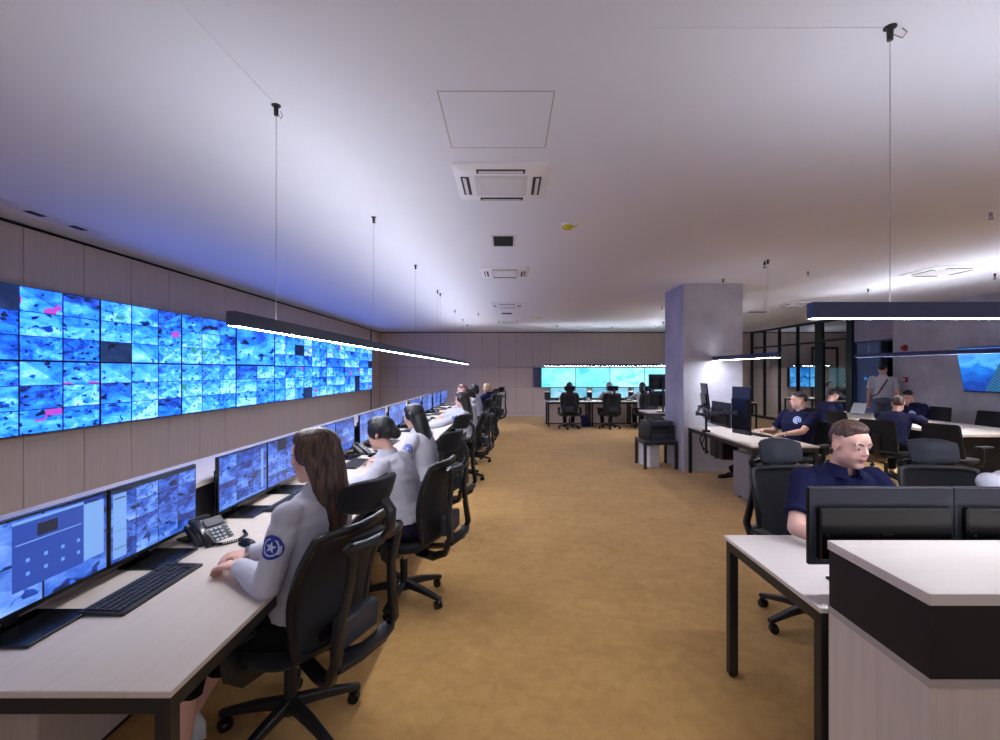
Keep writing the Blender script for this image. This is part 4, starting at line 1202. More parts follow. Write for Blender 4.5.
    # ---- eyes and brows
    for sg in (-1, 1):
        b = MB(); b.ell(HP(sg * .031, .0765, .0), (.0125 * s, .0095 * s, .0065 * s), Hm, 12, 8); ey = b.done('eye', MAT['eye'], o, smooth=180)
        b = MB(); b.ell(HP(sg * .031, .0825, .0), (.0066 * s, .0048 * s, .0062 * s), Hm, 10, 8); b.done('iris', MAT['iris'], o, smooth=180)
        b = MB(); b.tube([HP(sg * .013, .0895, .021), HP(sg * .03, .0875, .0265), HP(sg * .052, .074, .021)], [(.0035, .004), (.0035, .005), (.003, .003)] if male else [.0025, .0032, .0018], 6); b.done('eyebrow', MAT[haircol if haircol not in ('hair_blond', 'hair_pale') else 'hair_mid'], o, smooth=180)
    # ---- hair
    b = MB()
    EH = lambda c_, r, n=18: b.ell(HP(*c_), tuple(x * s for x in r), Hm, n)
    if hair == 'short':
        EH((0, -.012, .062), (.0735, .088, .066)); EH((0, .008, .094), (.058, .074, .034))
        EH((0, -.046, .034), (.066, .062, .066))
        hm = remesh(b, max(.006, vox * .8), 3)
        displace(hm, lambda p, n: .003 * noise.noise(p * 60))
    elif hair == 'bald':
        EH((0, -.028, .044), (.0745, .080, .066)); EH((0, -.05, .01), (.068, .056, .066))
        hm = remesh(b, max(.006, vox * .8), 3)
    else:
        EH((0, -.020, .042), (.083, .102, .090)); EH((0, .018, .085), (.066, .068, .046))
        for sg in (-1, 1): EH((sg * .060, .005, .030), (.026, .062, .066))
        if hair == 'long':
            rs = []
            down = V((0, 0, -1))
            for i in range(12):
                u = i / 11; z = .03 - u * (.03 + hair_len)
                y_ = -.050 - .055 * min(1, u * 1.5); hw = .066 + .040 * math.sin(min(1, u * 1.25 + .05) * PI * .62) - .03 * max(0, u - .75); hd = .070 - .030 * u
                base = hc + (Hm @ V((0, -.0, .0)))
                ctr = hc + (M.Rotation(hy, 3, 'Z') @ V((0, y_, 0))) + V((0, math.sin(tl) * z * .85, z))
                xa_ = Hm @ V((1, 0, 0)); ya_ = M.Rotation(hy, 3, 'Z') @ V((0, 1, 0))
                rs.append([ctr + xa_ * (hw * math.cos(2 * PI * j / 22)) + ya_ * (hd * math.sin(2 * PI * j / 22) * (1.0)) for j in range(22)])
            b.rings(rs)
            for sg in (-1, 1):
                b.caps(HP(sg * .076, .005, .03), HP(sg * .088, -.03, -.10), .026, .024); b.caps(HP(sg * .088, -.03, -.10), HP(sg * .092, -.045, -.2) , .024, .015)
        elif hair == 'bun':
            EH((0, -.118, -.012), (.046, .042, .044)); EH((0, -.075, .01), (.068, .06, .058))
        elif hair == 'bob':
            EH((0, -.05, -.03), (.086, .078, .095))
            for sg in (-1, 1): b.caps(HP(sg * .076, .0, .02), HP(sg * .078, -.01, -.10), .024, .02)
        hm = remesh(b, max(.006, vox * .8), 4)
        def hd_(p, n):
            q = invH @ (p - hc); a = math.atan2(q.x, q.y)
            return .0045 * noise.noise(V((a * 9, q.z * 2.0, 0))) + .002 * noise.noise(V((a * 30, q.z * 3, 5)))
        displace(hm, hd_)
    obj('hair', hm, MAT[haircol], t, smooth=180)
    # ---- shirt
    b = MB(); g = .014
    hem = .03 if shirt != 'shirt_navy' else -.02
    pr = [(d, hw, hd, o_) for d, hw, hd, o_ in prof if d > hem and d < nd - .015]
    rs = [ring(hem - .03, .178, .128)] if stand else []
    rs += [ring(hem, .176 + g, .126 + g)] + [ring(d, hw + g * (1.1 if d > .35 else 1.9), hd + g * (1.1 if d > .35 else 2.1), off=o_) for d, hw, hd, o_ in pr]
    b.rings(rs)
    for sh, el, wr, d, sg in arms:
        m1 = 1.15 if male else 1.0
        if sleeve == 'long':
            b.caps(sh, sh.lerp(el, .4), .064 * m1, .062 * m1); b.caps(sh.lerp(el, .4), el, .062 * m1, .056 * m1)
            b.caps(el, el.lerp(wr, .5), .056 * m1, .052 * m1); b.tube([el.lerp(wr, .5), el.lerp(wr, .97)], [.052 * m1, .038 * m1], 14)
        else:
            b.caps(sh, sh.lerp(el, .3), .063 * m1, .060 * m1); b.tube([sh.lerp(el, .25), sh.lerp(el, .74)], [.060 * m1, .058 * m1], 16)
    sm = remesh(b, max(.007, vox * .85), 4)
    amp = .008 if sleeve == 'long' else .005
    displace(sm, lambda p, n: amp * (noise.noise(V((p.x * 9, p.y * 9, p.z * 16 + 3 * noise.noise(p * 5)))) * .7 + .5 * noise.noise(V((p.x * 22 + p.z * 8, p.y * 22, p.z * 26)))))
    so = obj('shirt', sm, MAT[shirt], t, smooth=180)
    # collar
    b = MB(); rs0 = []
    n = 20
    for q, rr_, hz in ((0, .068, -.048), (1, .060, .016), (2, .066, .018), (3, .094, -.045)):
        rr_ *= (1.08 if male else .92)
        rs0.append([neck + V((rr_ * 1.0 * math.sin(a), rr_ * (1.0 if math.cos(a) < 0 else 1.15) * math.cos(a) - .006, hz - (.022 if hz > 0 else .012) * max(0, math.cos(a)) ** 2)) for a in [R(22) + (2 * PI - R(44)) * i / n for i in range(n + 1)]])
    bm = b.bm; vs = [[bm.verts.new(p) for p in r] for r in rs0]
    for A, B_ in zip(vs, vs[1:] + vs[:1]):
        for i in range(n): bm.faces.new((A[i], A[i + 1], B_[i + 1], B_[i]))
    bm.faces.new([r[0] for r in vs]); bm.faces.new([r[-1] for r in vs][::-1])
    b.done('collar', MAT[shirt], so, smooth=60)
    if sleeve == 'long':
        for sh, el, wr, d, sg in arms:
            b = MB(); u = (wr - el).normalized(); b.tube([wr - u * .052, wr - u * .04, wr - u * .008, wr - u * .006], [.034, .0385, .0375, .031], 16); b.done('cuff', MAT[shirt], so, smooth=50)
    else:
        for sh, el, wr, d, sg in arms:
            b = MB(); u = (el - sh).normalized(); p = sh.lerp(el, .74); m1 = 1.15 if male else 1; b.tube([p - u * .03, p - u * .022, p, p + u * .002], [.056 * m1, .0605 * m1, .0605 * m1, .055 * m1], 18); b.done('sleeve_band', MAT[shirt], so, smooth=50)
    if watch:
        sh, el, wr, d, sg = arms[watch - 1 if watch in (1, 2) else 1]
        u = (wr - el).normalized(); p = wr + u * .004
        b = MB(); b.tube([p - u * .008, p + u * .008], [.031, .030], 16); w_ = b.done('wristwatch', MAT['chrome'], t)
    # emblems projected on the shirt
    if badge:
        bvh = BVHTree.FromPolygons([v.co for v in sm.vertices], [p.vertices for p in sm.polygons])
        for where in badge:
            if where == 'arm':
                sh, el, wr, d, sg = arms[0]; ax = (el - sh).normalized(); ctr = sh.lerp(el, .42)
                out = V((-1, -.25, .1)); out = (out - ax * out.dot(ax)).normalized()
            else:
                a = tl; ctr = sp(.385); ax = V((0, -math.sin(a), -math.cos(a))); out = V((math.sin(-tw) - .35, math.cos(tw), .05)); out = (out - ax * out.dot(ax)).normalized()
                ctr = ctr + xa * .0
            side = ax.cross(out)
            rad = .047 if where == 'arm' else .052
            b = MB(); bm = b.bm
            def proj(u_, v_, lift):
                o0 = ctr + side * u_ + ax * v_ + out * (.3 if where == 'arm' else .17)
                hit = bvh.ray_cast(o0, -out, .6)
                p = hit[0] if hit[0] is not None else ctr + side * u_ + ax * v_ + out * .06
                return p + out * lift
            def disc(r0, r1, mi, lift, n=24):
                for i in range(n):
                    a0, a1 = 2 * PI * i / n, 2 * PI * (i + 1) / n
                    q = [proj(r * math.cos(a_), r * math.sin(a_), lift) for r, a_ in ((r0, a0), (r1, a0), (r1, a1), (r0, a1))]
                    if r0 == 0: q = q[1:3] + [proj(0, 0, lift)]
                    f = bm.faces.new([bm.verts.new(x) for x in q]); f.material_index = mi
            c0, c1 = (0, 1) if where == 'arm' else (1, 0)
            disc(0, rad * .5, c0, .0035); disc(rad * .5, rad, c0, .0035)
            disc(rad * .62, rad * .74, c1, .0042)
            pts = [(math.cos(-PI / 2 + PI * i / 5) * rad * (.52 if i % 2 == 0 else .22), math.sin(-PI / 2 + PI * i / 5) * rad * (.52 if i % 2 == 0 else .22)) for i in range(10)]
            if where != 'arm': pts = [(x * .7, y * .7) for x, y in pts]
            cc = proj(0, 0, .0048)
            for i in range(10):
                p0, p1 = pts[i], pts[(i + 1) % 10]
                f = bm.faces.new([bm.verts.new(x) for x in (cc, proj(*p0, .0045), proj(*p1, .0045))]); f.material_index = c1
            bmesh.ops.remove_doubles(bm, verts=bm.verts[:], dist=.0002)
            b.done('emblem', [MAT['badge_blue'], MAT['badge_pale']], so, smooth=0)
    if strap:
        b = MB(); b.bar([sp(.5) + V((.05, .02, .03)), sp(.45, -.13) + V((.06, 0, 0)), sp(.3, -.155) + V((-.02, 0, 0)), sp(.12, -.15) + V((-.12, 0, 0)), sp(.05, -.02) + V((-.205, 0, 0))], .03, .006, up=(0, -1, .2)); b.done('shoulder_strap', MAT['strap'], t, smooth=60)
    # ---- trousers
    b = MB()
    b.rings([ring(d, hw, hd, off=-.004) for d, hw, hd in ((-.065, .16, .13), (-.02, .186, .138), (.05, .180, .132), (.075, .170, .124))])
    b.ell(pel + V((0, -.015, -.02)), (.185, .15, .085 if not stand else .12))
    for hj, kn, an, fd, sg in legs:
        e = .55 if ankle_bare else .94
        b.caps(hj, kn, .096, .066); b.caps(kn, kn.lerp(an, .4), .066, .062); b.tube([kn.lerp(an, .4), kn.lerp(an, e)], [.062, .056 if ankle_bare else .054], 14)
    tm = remesh(b, max(.009, vox), 4)
    displace(tm, lambda p, n: .006 * noise.noise(V((p.x * 14, p.y * 14, p.z * 14))))
    obj('trousers', tm, MAT[trousers], t, smooth=180)
    # ---- shoes
    for hj, kn, an, fd, sg in legs:
        b = MB(); rs = []; base = V((an.x, an.y, an.z - .095)); q = fd.cross(V((0, 0, 1)))
        for y_, hw, z1 in ((-.075, .022, .05), (-.065, .034, .082), (-.02, .040, .10), (.04, .040, .078), (.10, .045, .058), (.15, .044, .050), (.185, .034, .042), (.20, .018, .03)):
            rs.append([base + fd * y_ + q * (hw * math.copysign(abs(math.cos(a)) ** .7, math.cos(a))) + V((0, 0, .004 + max(0, (z1 - .004) * .5 * (1 + math.copysign(abs(math.sin(a)) ** .7, math.sin(a)))))) for a in [2 * PI * j / 14 for j in range(14)]])
        b.rings(rs); sh_ = b.done('shoe', MAT[shoes], t, smooth=60)
        b = MB(); b.rings([[base + fd * y_ + q * (hw * sx) + V((0, 0, z)) for sx, z in ((-1, 0), (1, 0), (1, .016), (-1, .016))] for y_, hw in ((-.08, .025), (-.06, .038), (.0, .040), (.1, .048), (.15, .046), (.19, .034), (.207, .014))]); b.done('sole', MAT['shoe_white'] if shoes == 'shoe_white' else MAT['gloss'], sh_, smooth=40)
    return t
# ------------------------------------------------------------------ the left row: screens, keyboards, phones
UI1 = [(0, .30, .80, .20, .93, 0), (1, .80, .97, .22, .93, 1), (1, .30, .80, .935, .97, 1), (2, .46, .60, .74, .88, 2), (1, .32, .78, .70, .712, 2)] + \
      [(3, .385 + .12 * i, .41 + .12 * i, .34 + .15 * j, .38 + .15 * j, 2) for i in range(4) for j in range(2)]
UI2 = [(1, .02, .15, .05, .93, 0), (0, .03, .14, .42, .425, 1), (2, .03, .14, .86, .875, 1), (2, .03, .14, .18, .19, 1), (2, .0, 1, .95, 1.0, 1)]
UI3 = [(1, .86, .92, .10, .93, 0), (1, .02, .92, .03, .06, 0)]
mons = []
for k in range(NL):
    y0 = 1.43 + k * PIT
    for j in range(2):
        ui = {(0, 0): UI1, (0, 1): UI2, (1, 0): UI3}.get((k, j))
        cells = {(0, 0): (2, 2), (0, 1): (4, 4), (1, 0): (3, 4), (1, 1): (4, 4)}.get((k, j), [(3, 3), (4, 3), (2, 3), (3, 4)][(k * 3 + j) % 4])
        what = {(0, 0): 'showing a blue window', (0, 1): 'with a pale side bar'}.get((k, j), 'of camera pictures')
        monitor('%s black monitor %s on the %s desk of the left row' % (['nearer', 'farther'][j], what, ORD[k]),
                (-1.672, y0 + .278 + .562 * j, DZ), -90, 'monitors of the left row', uvo=(k * 9 + 1, j * 9 + 4), cells=cells, ui=ui, sx=.07 if (k, j) == (0, 0) else .03)
kb = make_keyboard('black keyboard in front of the monitors on the nearest desk of the left row')
kb.location = (-1.475, 1.945, DZ); kb.rotation_euler.z = R(90); kb['group'] = 'keyboards of the left row'
for k in range(1, NL):
    dup(kb, (-1.46, 1.965 + k * PIT - .06, DZ), 90, 'black keyboard on the %s desk of the left row' % ORD[k])
ms = make_mouse('black mouse beside the hands of the brown haired woman at the nearest desk')
ms.location = (-1.335, 2.43, DZ); ms.rotation_euler.z = R(60); ms['group'] = 'mice'
for k in (1, 2, 4, 5, 6, 7, 8):
    dup(ms, (-1.40, 2.31 + k * PIT, DZ), 85, 'black mouse next to the keyboard on the %s desk of the left row' % ORD[k])
ph = make_phone('black desk phone with a coiled cord between the two nearest workstations')
ph.location = (-1.56, 2.50, DZ); ph.rotation_euler.z = R(68); ph['group'] = 'desk phones'
for k in (2, 4, 6):
    dup(ph, (-1.56, 2.50 + k * PIT, DZ), 78, 'black desk phone at the far end of the %s desk of the left row' % ORD[k])

# ------------------------------------------------------------------ chairs
ch0 = make_chair('black mesh chair with a headrest under the brown haired woman nearest the viewer', 'mesh', base_rot=-32, recline=12)
ch = make_chair('black mesh chair under the woman with the dark bun', 'mesh', base_rot=-32)
ch0['group'] = ch['group'] = 'mesh chairs with headrests'
ch0.location = (-.99, 2.16, 0); ch0.rotation_euler.z = R(68)
ch.location = (-.74, 3.38, 0); ch.rotation_euler.z = R(76)
for (x, y, h, lab) in (
        (-.78, 4.68, 74, 'black mesh chair behind the woman with long black hair in the left row'),
        (-.66, 7.15, 84, 'black mesh chair of the long haired woman halfway down the left row'),
        (-.62, 8.50, 96, 'black mesh chair of the woman hidden behind her neighbour, sixth desk of the left row'),
        (-.70, 9.85, 88, 'black mesh chair of the reddish haired person in the left row'),
        (-.66, 11.15, 80, 'black mesh chair of the dark haired person near the far end of the left row'),
        (-.50, 12.45, 68, 'black mesh chair of the blond person at the far end of the left row'),
        (1.74, 13.42, -6, 'black mesh chair at the back row desk nearest the open floor'),
        (2.86, 13.40, 4, 'black mesh chair under the pale haired woman of the back row'),
        (3.86, 13.45, 10, 'black mesh chair of the back row woman beside the dark stacked screens')):
    dup(ch, (x, y, 0), h, lab)
lc = make_chair('black chair with a slate headrest behind the man in the navy polo', 'leather', base_rot=10)
lc['group'] = 'chairs behind the front counter'
lc.location = (1.93, 3.04, 0); lc.rotation_euler.z = R(186)
dup(lc, (2.92, 3.03, 0), 172, 'black chair with a slate headrest behind the person at the right edge of the view')
pc = make_chair('black chair without headrest under the man leaning back at the desk by the column', 'plain', base_rot=40)
pc['group'] = 'black chairs without headrests'
pc.location = (4.02, 6.52, 0); pc.rotation_euler.z = R(118)
for (x, y, h, lab) in (
        (6.03, 9.20, -78, 'black chair under the navy shirted man at the far end of the meeting table'),
        (6.0, 8.30, -84, 'empty black chair between two seated men at the meeting table'),
        (5.54, 6.96, -60, 'black chair under the balding man leaning over the meeting table'),
        (6.02, 6.40, -72, 'empty black chair at the near corner of the meeting table'),
        (8.15, 9.25, 94, 'black chair against the concrete wall behind the man with bare forearms'),
        (8.12, 8.2, 100, 'empty dark chair on the wall side of the meeting table under the television'),
        (10.1, 14.95, 180, 'black chair of the white clad person inside the glazed room'),
        (10.7, 15.0, 150, 'black chair of the dark suited person inside the glazed room')):
    dup(pc, (x, y, 0), h, lab)

# ------------------------------------------------------------------ right side desk items
G = 'monitors behind the front counter'
monitor('monitor back with a glossy housing in front of the man in the navy polo', (1.478, 1.90, DZ), 0, G, zb=.122, zt=.43, w=.575)
monitor('monitor back cut by the right edge of the view, next to the navy polo man', (2.062, 1.90, DZ), -2, G, zb=.118, zt=.428, w=.575, uvo=(20, 5))
monitor('monitor of the woman at the right edge, nearer her keyboard', (2.75, 1.90, DZ), 0, G, zb=.122, zt=.43, w=.575, uvo=(40, 5))
monitor('monitor of the woman at the right edge, standing outermost', (3.34, 1.90, DZ), 0, G, zb=.122, zt=.43, w=.575, uvo=(60, 5))
dup(kb, (1.80, 2.22, DZ), 180, 'black keyboard under the hands of the man in the navy polo', 'keyboards of the right desks')
dup(kb, (2.95, 2.22, DZ), 180, 'black keyboard of the person at the right edge of the view', 'keyboards of the right desks')
dup(ms, (2.12, 2.24, DZ), 175, 'black mouse to the side of the navy polo man')
dup(kb, (3.46, 6.62, DZ), 96, 'black keyboard under the hands of the man at the column desk', 'keyboards of the right desks')

G = 'screens on the column desk'
monitor('tall portrait monitor on an arm, nearest on the column desk', (2.97, 6.02, 0), -78, G, zb=.83, zt=1.43, w=.335, stand=False, cells=(2, 4), uvo=(80, 3))
monitor('tall portrait monitor on an arm, closest to the concrete column', (3.06, 7.22, 0), -98, G, zb=.85, zt=1.45, w=.335, stand=False, cells=(2, 4), uvo=(90, 3), tilt=R(7))
monitor('landscape monitor between the two portrait screens of the column desk', (2.98, 6.62, 0), -90, G, zb=.86, zt=1.20, stand=False, cells=(3, 3), uvo=(100, 3))
t = thing('monitor_mount', 'black monitor arm clamped to the edge of the column desk', 'monitor mount', (2.93, 6.95, 0))
b = MB(); b.cyl((-.03, 0, .42), (-.03, 0, 1.12), .018, n=12); b.done('pole', MAT['black_metal'], t)
b = MB(); b.box((-.03, 0, .755), (.09, .08, .03), .004); b.box((-.03, 0, .69), (.08, .07, .02), .004); b.box((-.066, 0, .72), (.012, .06, .09), .003); b.done('clamp', MAT['black_metal'], t)
for pts in ([(-.03, 0, 1.02), (-.11, -.30, 1.03), (-.03, -.62, 1.08), (-.012, -.90, 1.10)], [(-.03, 0, .98), (-.12, .10, 1.0), (-.03, .24, 1.08), (.06, .27, 1.12)], [(-.03, 0, 1.06), (-.10, -.14, 1.05), (-.02, -.33, 1.04)]):
    b = MB(); b.bar(pts, .035, .045); 
    for p in pts: b.cyl(V(p) - V((0, 0, .03)), V(p) + V((0, 0, .03)), .026, n=12)
    b.done('arm', MAT['grayplastic'], t)
b = MB(); b.tube([(-.05, .03, .74), (-.10, .06, .62), (-.06, .05, .50), (.02, .02, .44)], .012, 8); b.tube([(-.04, -.03, .74), (-.11, -.05, .58), (-.08, -.02, .47), (.0, .0, .44)], .009, 8); b.done('cables', MAT['plastic'], t, smooth=60)
t = thing('computer_tower', 'black computer hung under the column desk', 'computer', (3.12, 6.86, 0))
b = MB(); b.bb(-.12, .12, -.20, .20, .38, .66, .008); b.done('case', MAT['plastic'], t)
b = MB(); b.bb(-.13, .13, -.03, .03, .37, .715); b.done('hanger', MAT['black_metal'], t, smooth=0)
b = MB(); b.bb(-.11, .11, -.206, -.198, .40, .64, .002); b.done('front_panel', MAT['gloss'], t)

G = 'stacked screens behind the column'
monitor('upper of the two dark stacked screens at the edge of the column', (3.36, 10.42, 0), 0, G, zb=1.22, zt=1.56, stand=False, uvo=(110, 3))
monitor('lower of the two dark stacked screens at the edge of the column', (3.36, 10.42, 0), 0, G, zb=.85, zt=1.19, stand=False, uvo=(120, 3))
t = thing('monitor_mount', 'dark stand carrying the two stacked screens beside the column', 'monitor mount', (3.36, 10.30, DZ))
b = MB(); b.cyl((0, 0, .012), (0, 0, .72), .02, n=12); b.done('pole', MAT['black_metal'], t)
b = MB(); b.box((0, 0, .008), (.26, .2, .016), .004); b.done('base', MAT['black_metal'], t)
for z in (.28, .65):
    b = MB(); b.box((0, .035, z), (.05, .06, .05), .006); b.done('bracket', MAT['grayplastic'], t)

# ------------------------------------------------------------------ back row
for k in range(3):
    for j in range(2):
        monitor('pale lit monitor in the back row, %s of the %s desk from the open floor' % (['first', 'second'][j], ORD[k]),
                (1.28 + 1.26 * k + .28 + .562 * j, 14.42, DZ), 180, 'back row monitors', mat='map_desk', cells=(1, 1), uvo=(k * 4, j * 5))
    dup(kb, (1.80 + 1.26 * k, 14.12, DZ), 0, 'black keyboard on the %s desk of the back row' % ORD[k], 'keyboards of the back row')
    dup(ph, (2.36 + 1.26 * k, 14.25, DZ), 0, 'dark desk phone on the %s desk of the back row' % ORD[k], 'phones of the back row')
t = thing('speaker', 'small black box speaker on the free end of the back row', 'speaker', (1.21, 14.3, DZ))
b = MB(); b.bb(-.045, .045, -.06, .06, 0, .18, .006); b.done('cabinet', MAT['plastic'], t)
b = MB(); b.cyl((0, -.058, .06), (0, -.066, .06), .034, n=16); b.cyl((0, -.058, .13), (0, -.066, .13), .018, n=12); b.done('driver', MAT['grayplastic'], t)
t = thing('waste_bin', 'small blue waste bin under the back row desks', 'bin', (2.28, 13.98, 0))
n = 18
rg = lambda r, z: [V((r * math.cos(2 * PI * i / n), r * .8 * math.sin(2 * PI * i / n), z)) for i in range(n)]
b = MB(); b.rings([rg(.12, 0), rg(.15, .30), rg(.156, .30), rg(.156, .315), rg(.145, .315), rg(.115, .012)]); b.done('bucket', MAT['bluebin'], t)
b = MB(); b.rings([rg(.147, .29), rg(.16, .322), rg(.163, .30), rg(.158, .24)], False, False); b.done('liner', MAT['bluebin'], t)

# meeting table items
t = thing('laptop', 'open silver laptop at the far end of the meeting table', 'laptop', (7.12, 9.85, DZ), -84)
b = MB(); b.bb(-.17, .17, -.12, .12, 0, .016, .004); b.done('base', MAT['silver'], t)
b = MB(); b.box((0, .165, .115), (.34, .012, .23), .004, (-.38, 0, 0)); b.done('lid', MAT['silver'], t)
b = MB(); b.bb(-.15, .15, -.03, .09, .016, .018); b.done('keys', MAT['key'], t, smooth=0)
def tablet(loc, rz, label):
    t = thing('tablet', label, 'tablet', loc, rz)
    b = MB(); b.box((0, 0, .005), (.20, .27, .009), .003); b.done('casing', MAT['gloss'], t)
    b = MB(); b.quad([(-.09, -.125, .0102), (.09, -.125, .0102), (.09, .125, .0102), (-.09, .125, .0102)]); b.done('screen', MAT['screen_glow'], t, smooth=0)
tablet((7.58, 8.86, DZ), 20, 'glowing tablet lying on the meeting table next to the bare forearms')
def papers(loc, rz, label):
    t = thing('papers', label, 'papers', loc, rz)
    for i in range(3):
        b = MB(); b.box((.01 * i, .008 * i, .002 + .003 * i), (.21, .297, .002), 0, (0, 0, .12 * i)); b.done('sheet', MAT['paper'], t, smooth=0)
papers((6.62, 9.75, DZ), 30, 'loose white papers on the meeting table beside the bent over man')
papers((6.55, 7.65, DZ), -20, 'white papers in front of the balding man at the meeting table')

# ------------------------------------------------------------------ the people
A = lambda y, x=-1.13, z=.795: [(x, y - .16, z), (x, y + .16, z)]
GR = 'operators of the left row'
person('brown haired woman in white with a round blue sleeve emblem, nearest in the left row', (-.955, 2.13), 70, lean=-4, ts=1.12, vox=.0085,
       hands=[(-1.15, 2.03, .795), (-1.18, 2.17, .80)], hdir=[(-1, .22, -.02), (-.93, -.42, .0)], hair='long', haircol='hair_brown', hair_len=.32, head=(22, 6), badge=['arm'], ankle_bare=True, shoes='shoe_white', watch=2,
       feet=[(-1.33, 1.93, .10), (-1.42, 2.12, .10)], group=GR, curl=.7)
person('woman in a white shirt with a low dark bun, second in the left row', (-.77, 3.36), 78, ts=1.04, lean=14, vox=.0095,
       hands=[(-1.22, 3.16, .79), (-1.24, 3.42, .79)], hdir=[(-1, .1, -.05), (-1, -.1, -.05)], hair='bun', haircol='hair_black', head=(-4, 10), trousers='trouser_navy', group=GR, slump=.35)
person('woman with long straight black hair and blue sleeve emblem, third in the left row', (-.86, 4.66), 76, lean=10, vox=.0095,
       hands=[(-1.22, 4.45, .79), (-1.24, 4.72, .79)], hdir=[(-1, .1, -.05), (-1, -.1, -.05)], hair='long', haircol='hair_black', hair_len=.36, head=(6, 14), badge=['arm'], group=GR, slump=.2)
person('woman with long dark brown hair and white sleeves, halfway down the left row', (-.72, 7.15), 86, lean=4, vox=.012,
       hands=[(-1.22, 6.95, .79), (-1.22, 7.30, .79)], hdir=[(-1, 0, -.05), (-1, 0, -.05)], hair='long', haircol='hair_dark', head=(0, 8), badge=['arm'], group=GR)
person('person in white hidden behind the long haired woman, sixth desk of the left row', (-.74, 8.50), 92, lean=5, vox=.014,
       hands=[(-1.24, 8.32, .79), (-1.24, 8.68, .79)], hair='bun', haircol='hair_dark', group=GR)
person('reddish short haired man in white, seventh desk of the left row', (-.92, 9.82), 88, sex='m', lean=8, vox=.014,
       hands=[(-1.3, 9.64, .79), (-1.3, 10.0, .79)], hair='short', haircol='hair_red', head=(0, 4), group=GR)
person('dark haired woman in white near the far end of the left row', (-.80, 11.12), 82, lean=6, vox=.014,
       hands=[(-1.24, 10.95, .79), (-1.24, 11.3, .79)], hair='bob', haircol='hair_black', group=GR)
person('blond person in navy at the far end of the left row', (-.60, 12.45), 72, lean=2, vox=.014,
       hands=[(-1.1, 12.4, .79), (-1.05, 12.75, .79)], hair='bob', haircol='hair_blond', shirt='shirt_navy', sleeve='long', group=GR)

GB = 'operators of the back row'
person('woman with long black hair at the back row desk nearest the open floor', (1.74, 13.45), -4, lean=5, vox=.014, hands=[(1.52, 14.02, .79), (1.92, 14.02, .79)], hair='long', haircol='hair_black', hair_len=.42, group=GB)
person('pale haired woman in white in the middle of the back row', (2.86, 13.43), 2, lean=4, vox=.014, hands=[(2.66, 14.02, .79), (3.04, 14.02, .79)], hair='bob', haircol='hair_pale', group=GB)
person('black haired woman in the back row beside the dark stacked screens', (3.82, 13.47), 6, lean=8, vox=.014, hands=[(3.55, 14.02, .79), (3.95, 14.02, .79)], hair='long', haircol='hair_black', hair_len=.22, group=GB)

person('man in a navy polo looking aside behind two monitors at the front counter', (1.83, 2.70), 182, sex='m', lean=15, vox=.006, slump=.2, ts=1.08,
       hands=[(2.02, 2.24, .795), (1.62, 2.24, .795)], hdir=[(-.2, -1, -.05), (.2, -1, -.05)], hair='short', haircol='hair_mid', shirt='shirt_navy', sleeve='short', head=(8, 9), elbow_out=.9)
person('person in a white shirt cut off by the right edge of the view', (2.96, 2.74), 176, lean=12, vox=.011,
       hands=[(3.12, 2.24, .795), (2.78, 2.24, .795)], hair='bob', haircol='hair_mid', head=(5, 6))
person('man in a navy shirt with a round chest emblem, sitting at the column desk', (3.93, 6.55), 120, sex='m', lean=-9, vox=.010,
       hands=[(3.70, 6.33, .79), (3.64, 6.78, .79)], hdir=[(-1, .25, -.05), (-1, -.15, -.05)], feet=[(3.20, 6.50, .10), (3.20, 7.12, .10)], hair='short', haircol='hair_dark', shirt='shirt_navy', sleeve='short', head=(-56, 2), badge=['chest'], watch=1, trousers='trouser')
person('man in a navy shirt bent over the far end of the meeting table', (6.10, 9.18), -72, sex='m', lean=22, vox=.012, slump=.5,
       hands=[(6.5, 9.55, .79), (6.5, 9.2, .79)], hair='short', haircol='hair_dark', shirt='shirt_navy', sleeve='short', head=(-10, 30))
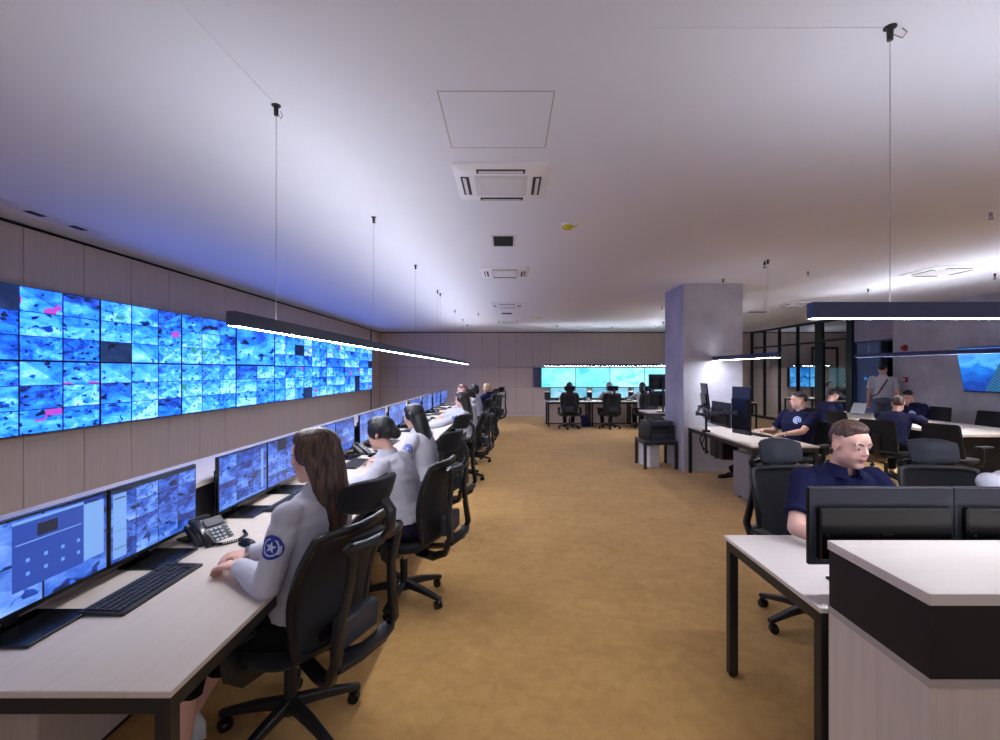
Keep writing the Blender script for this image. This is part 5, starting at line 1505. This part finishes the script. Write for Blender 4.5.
person('balding man in navy seen from behind leaning over the meeting table', (5.66, 7.02), -58, sex='m', lean=26, vox=.011, slump=.4,
       hands=[(6.42, 7.72, .79), (6.45, 7.1, .79)], hair='bald', haircol='hair_mid', shirt='shirt_navy', sleeve='short', head=(14, 22), trousers='trouser', elbow_out=.8)
person('man in navy with bare forearms leaning in from the wall side of the table', (7.80, 9.02), 102, sex='m', lean=24, vox=.011, slump=.4,
       hands=[(7.28, 8.70, .79), (7.30, 9.15, .79)], hair='short', haircol='hair_dark', shirt='shirt_navy', sleeve='short', head=(10, 26), badge=['chest'])
person('man in a gray shirt standing in the doorway with his back turned', (8.46, 10.72), -28, sex='m', lean=2, stand=True, vox=.012, hair='short', haircol='hair_black', shirt='shirt_gray', sleeve='short', trousers='trouser_gray', strap=True, head=(-30, 12))
person('person in white seated inside the glazed room', (10.1, 14.92), 176, lean=6, vox=.015, hands=[(10.3, 14.4, .79), (9.92, 14.4, .79)], hair='bun', haircol='hair_dark')
person('dark suited woman with dark hair seated inside the glazed room', (10.68, 14.97), 150, lean=6, vox=.015, hands=[(10.95, 14.4, .79), (10.6, 14.4, .79)], hair='bun', haircol='hair_black', shirt='trouser', head=(-30, 8))

# ------------------------------------------------------------------ camera, surroundings, view
cam = bpy.data.cameras.new('camera'); co = bpy.data.objects.new('camera', cam); COL.objects.link(co)
co.location = (0, 0, 1.63); co.rotation_euler = (R(90), 0, 0)
cam.sensor_width = 36; cam.lens = 36 * 475 / 1000.0
cam.shift_x = -.008; cam.shift_y = .001
cam.clip_start = .05; cam.clip_end = 100
SC.camera = co
w = bpy.data.worlds.new('world'); SC.world = w; w.use_nodes = True
bg = w.node_tree.nodes['Background']; bg.inputs['Color'].default_value = (.86, .86, 1, 1); bg.inputs['Strength'].default_value = .42
SC.view_settings.view_transform = 'Standard'; SC.view_settings.look = 'None'
SC.view_settings.gamma = 1; SC.view_settings.use_curve_mapping = False
SC.view_settings.exposure = .28
SC.cycles.use_denoising = True
SC.cycles.max_bounces = 8; SC.cycles.diffuse_bounces = 5; SC.cycles.transparent_max_bounces = 12
SC.cycles.sample_clamp_indirect = 6
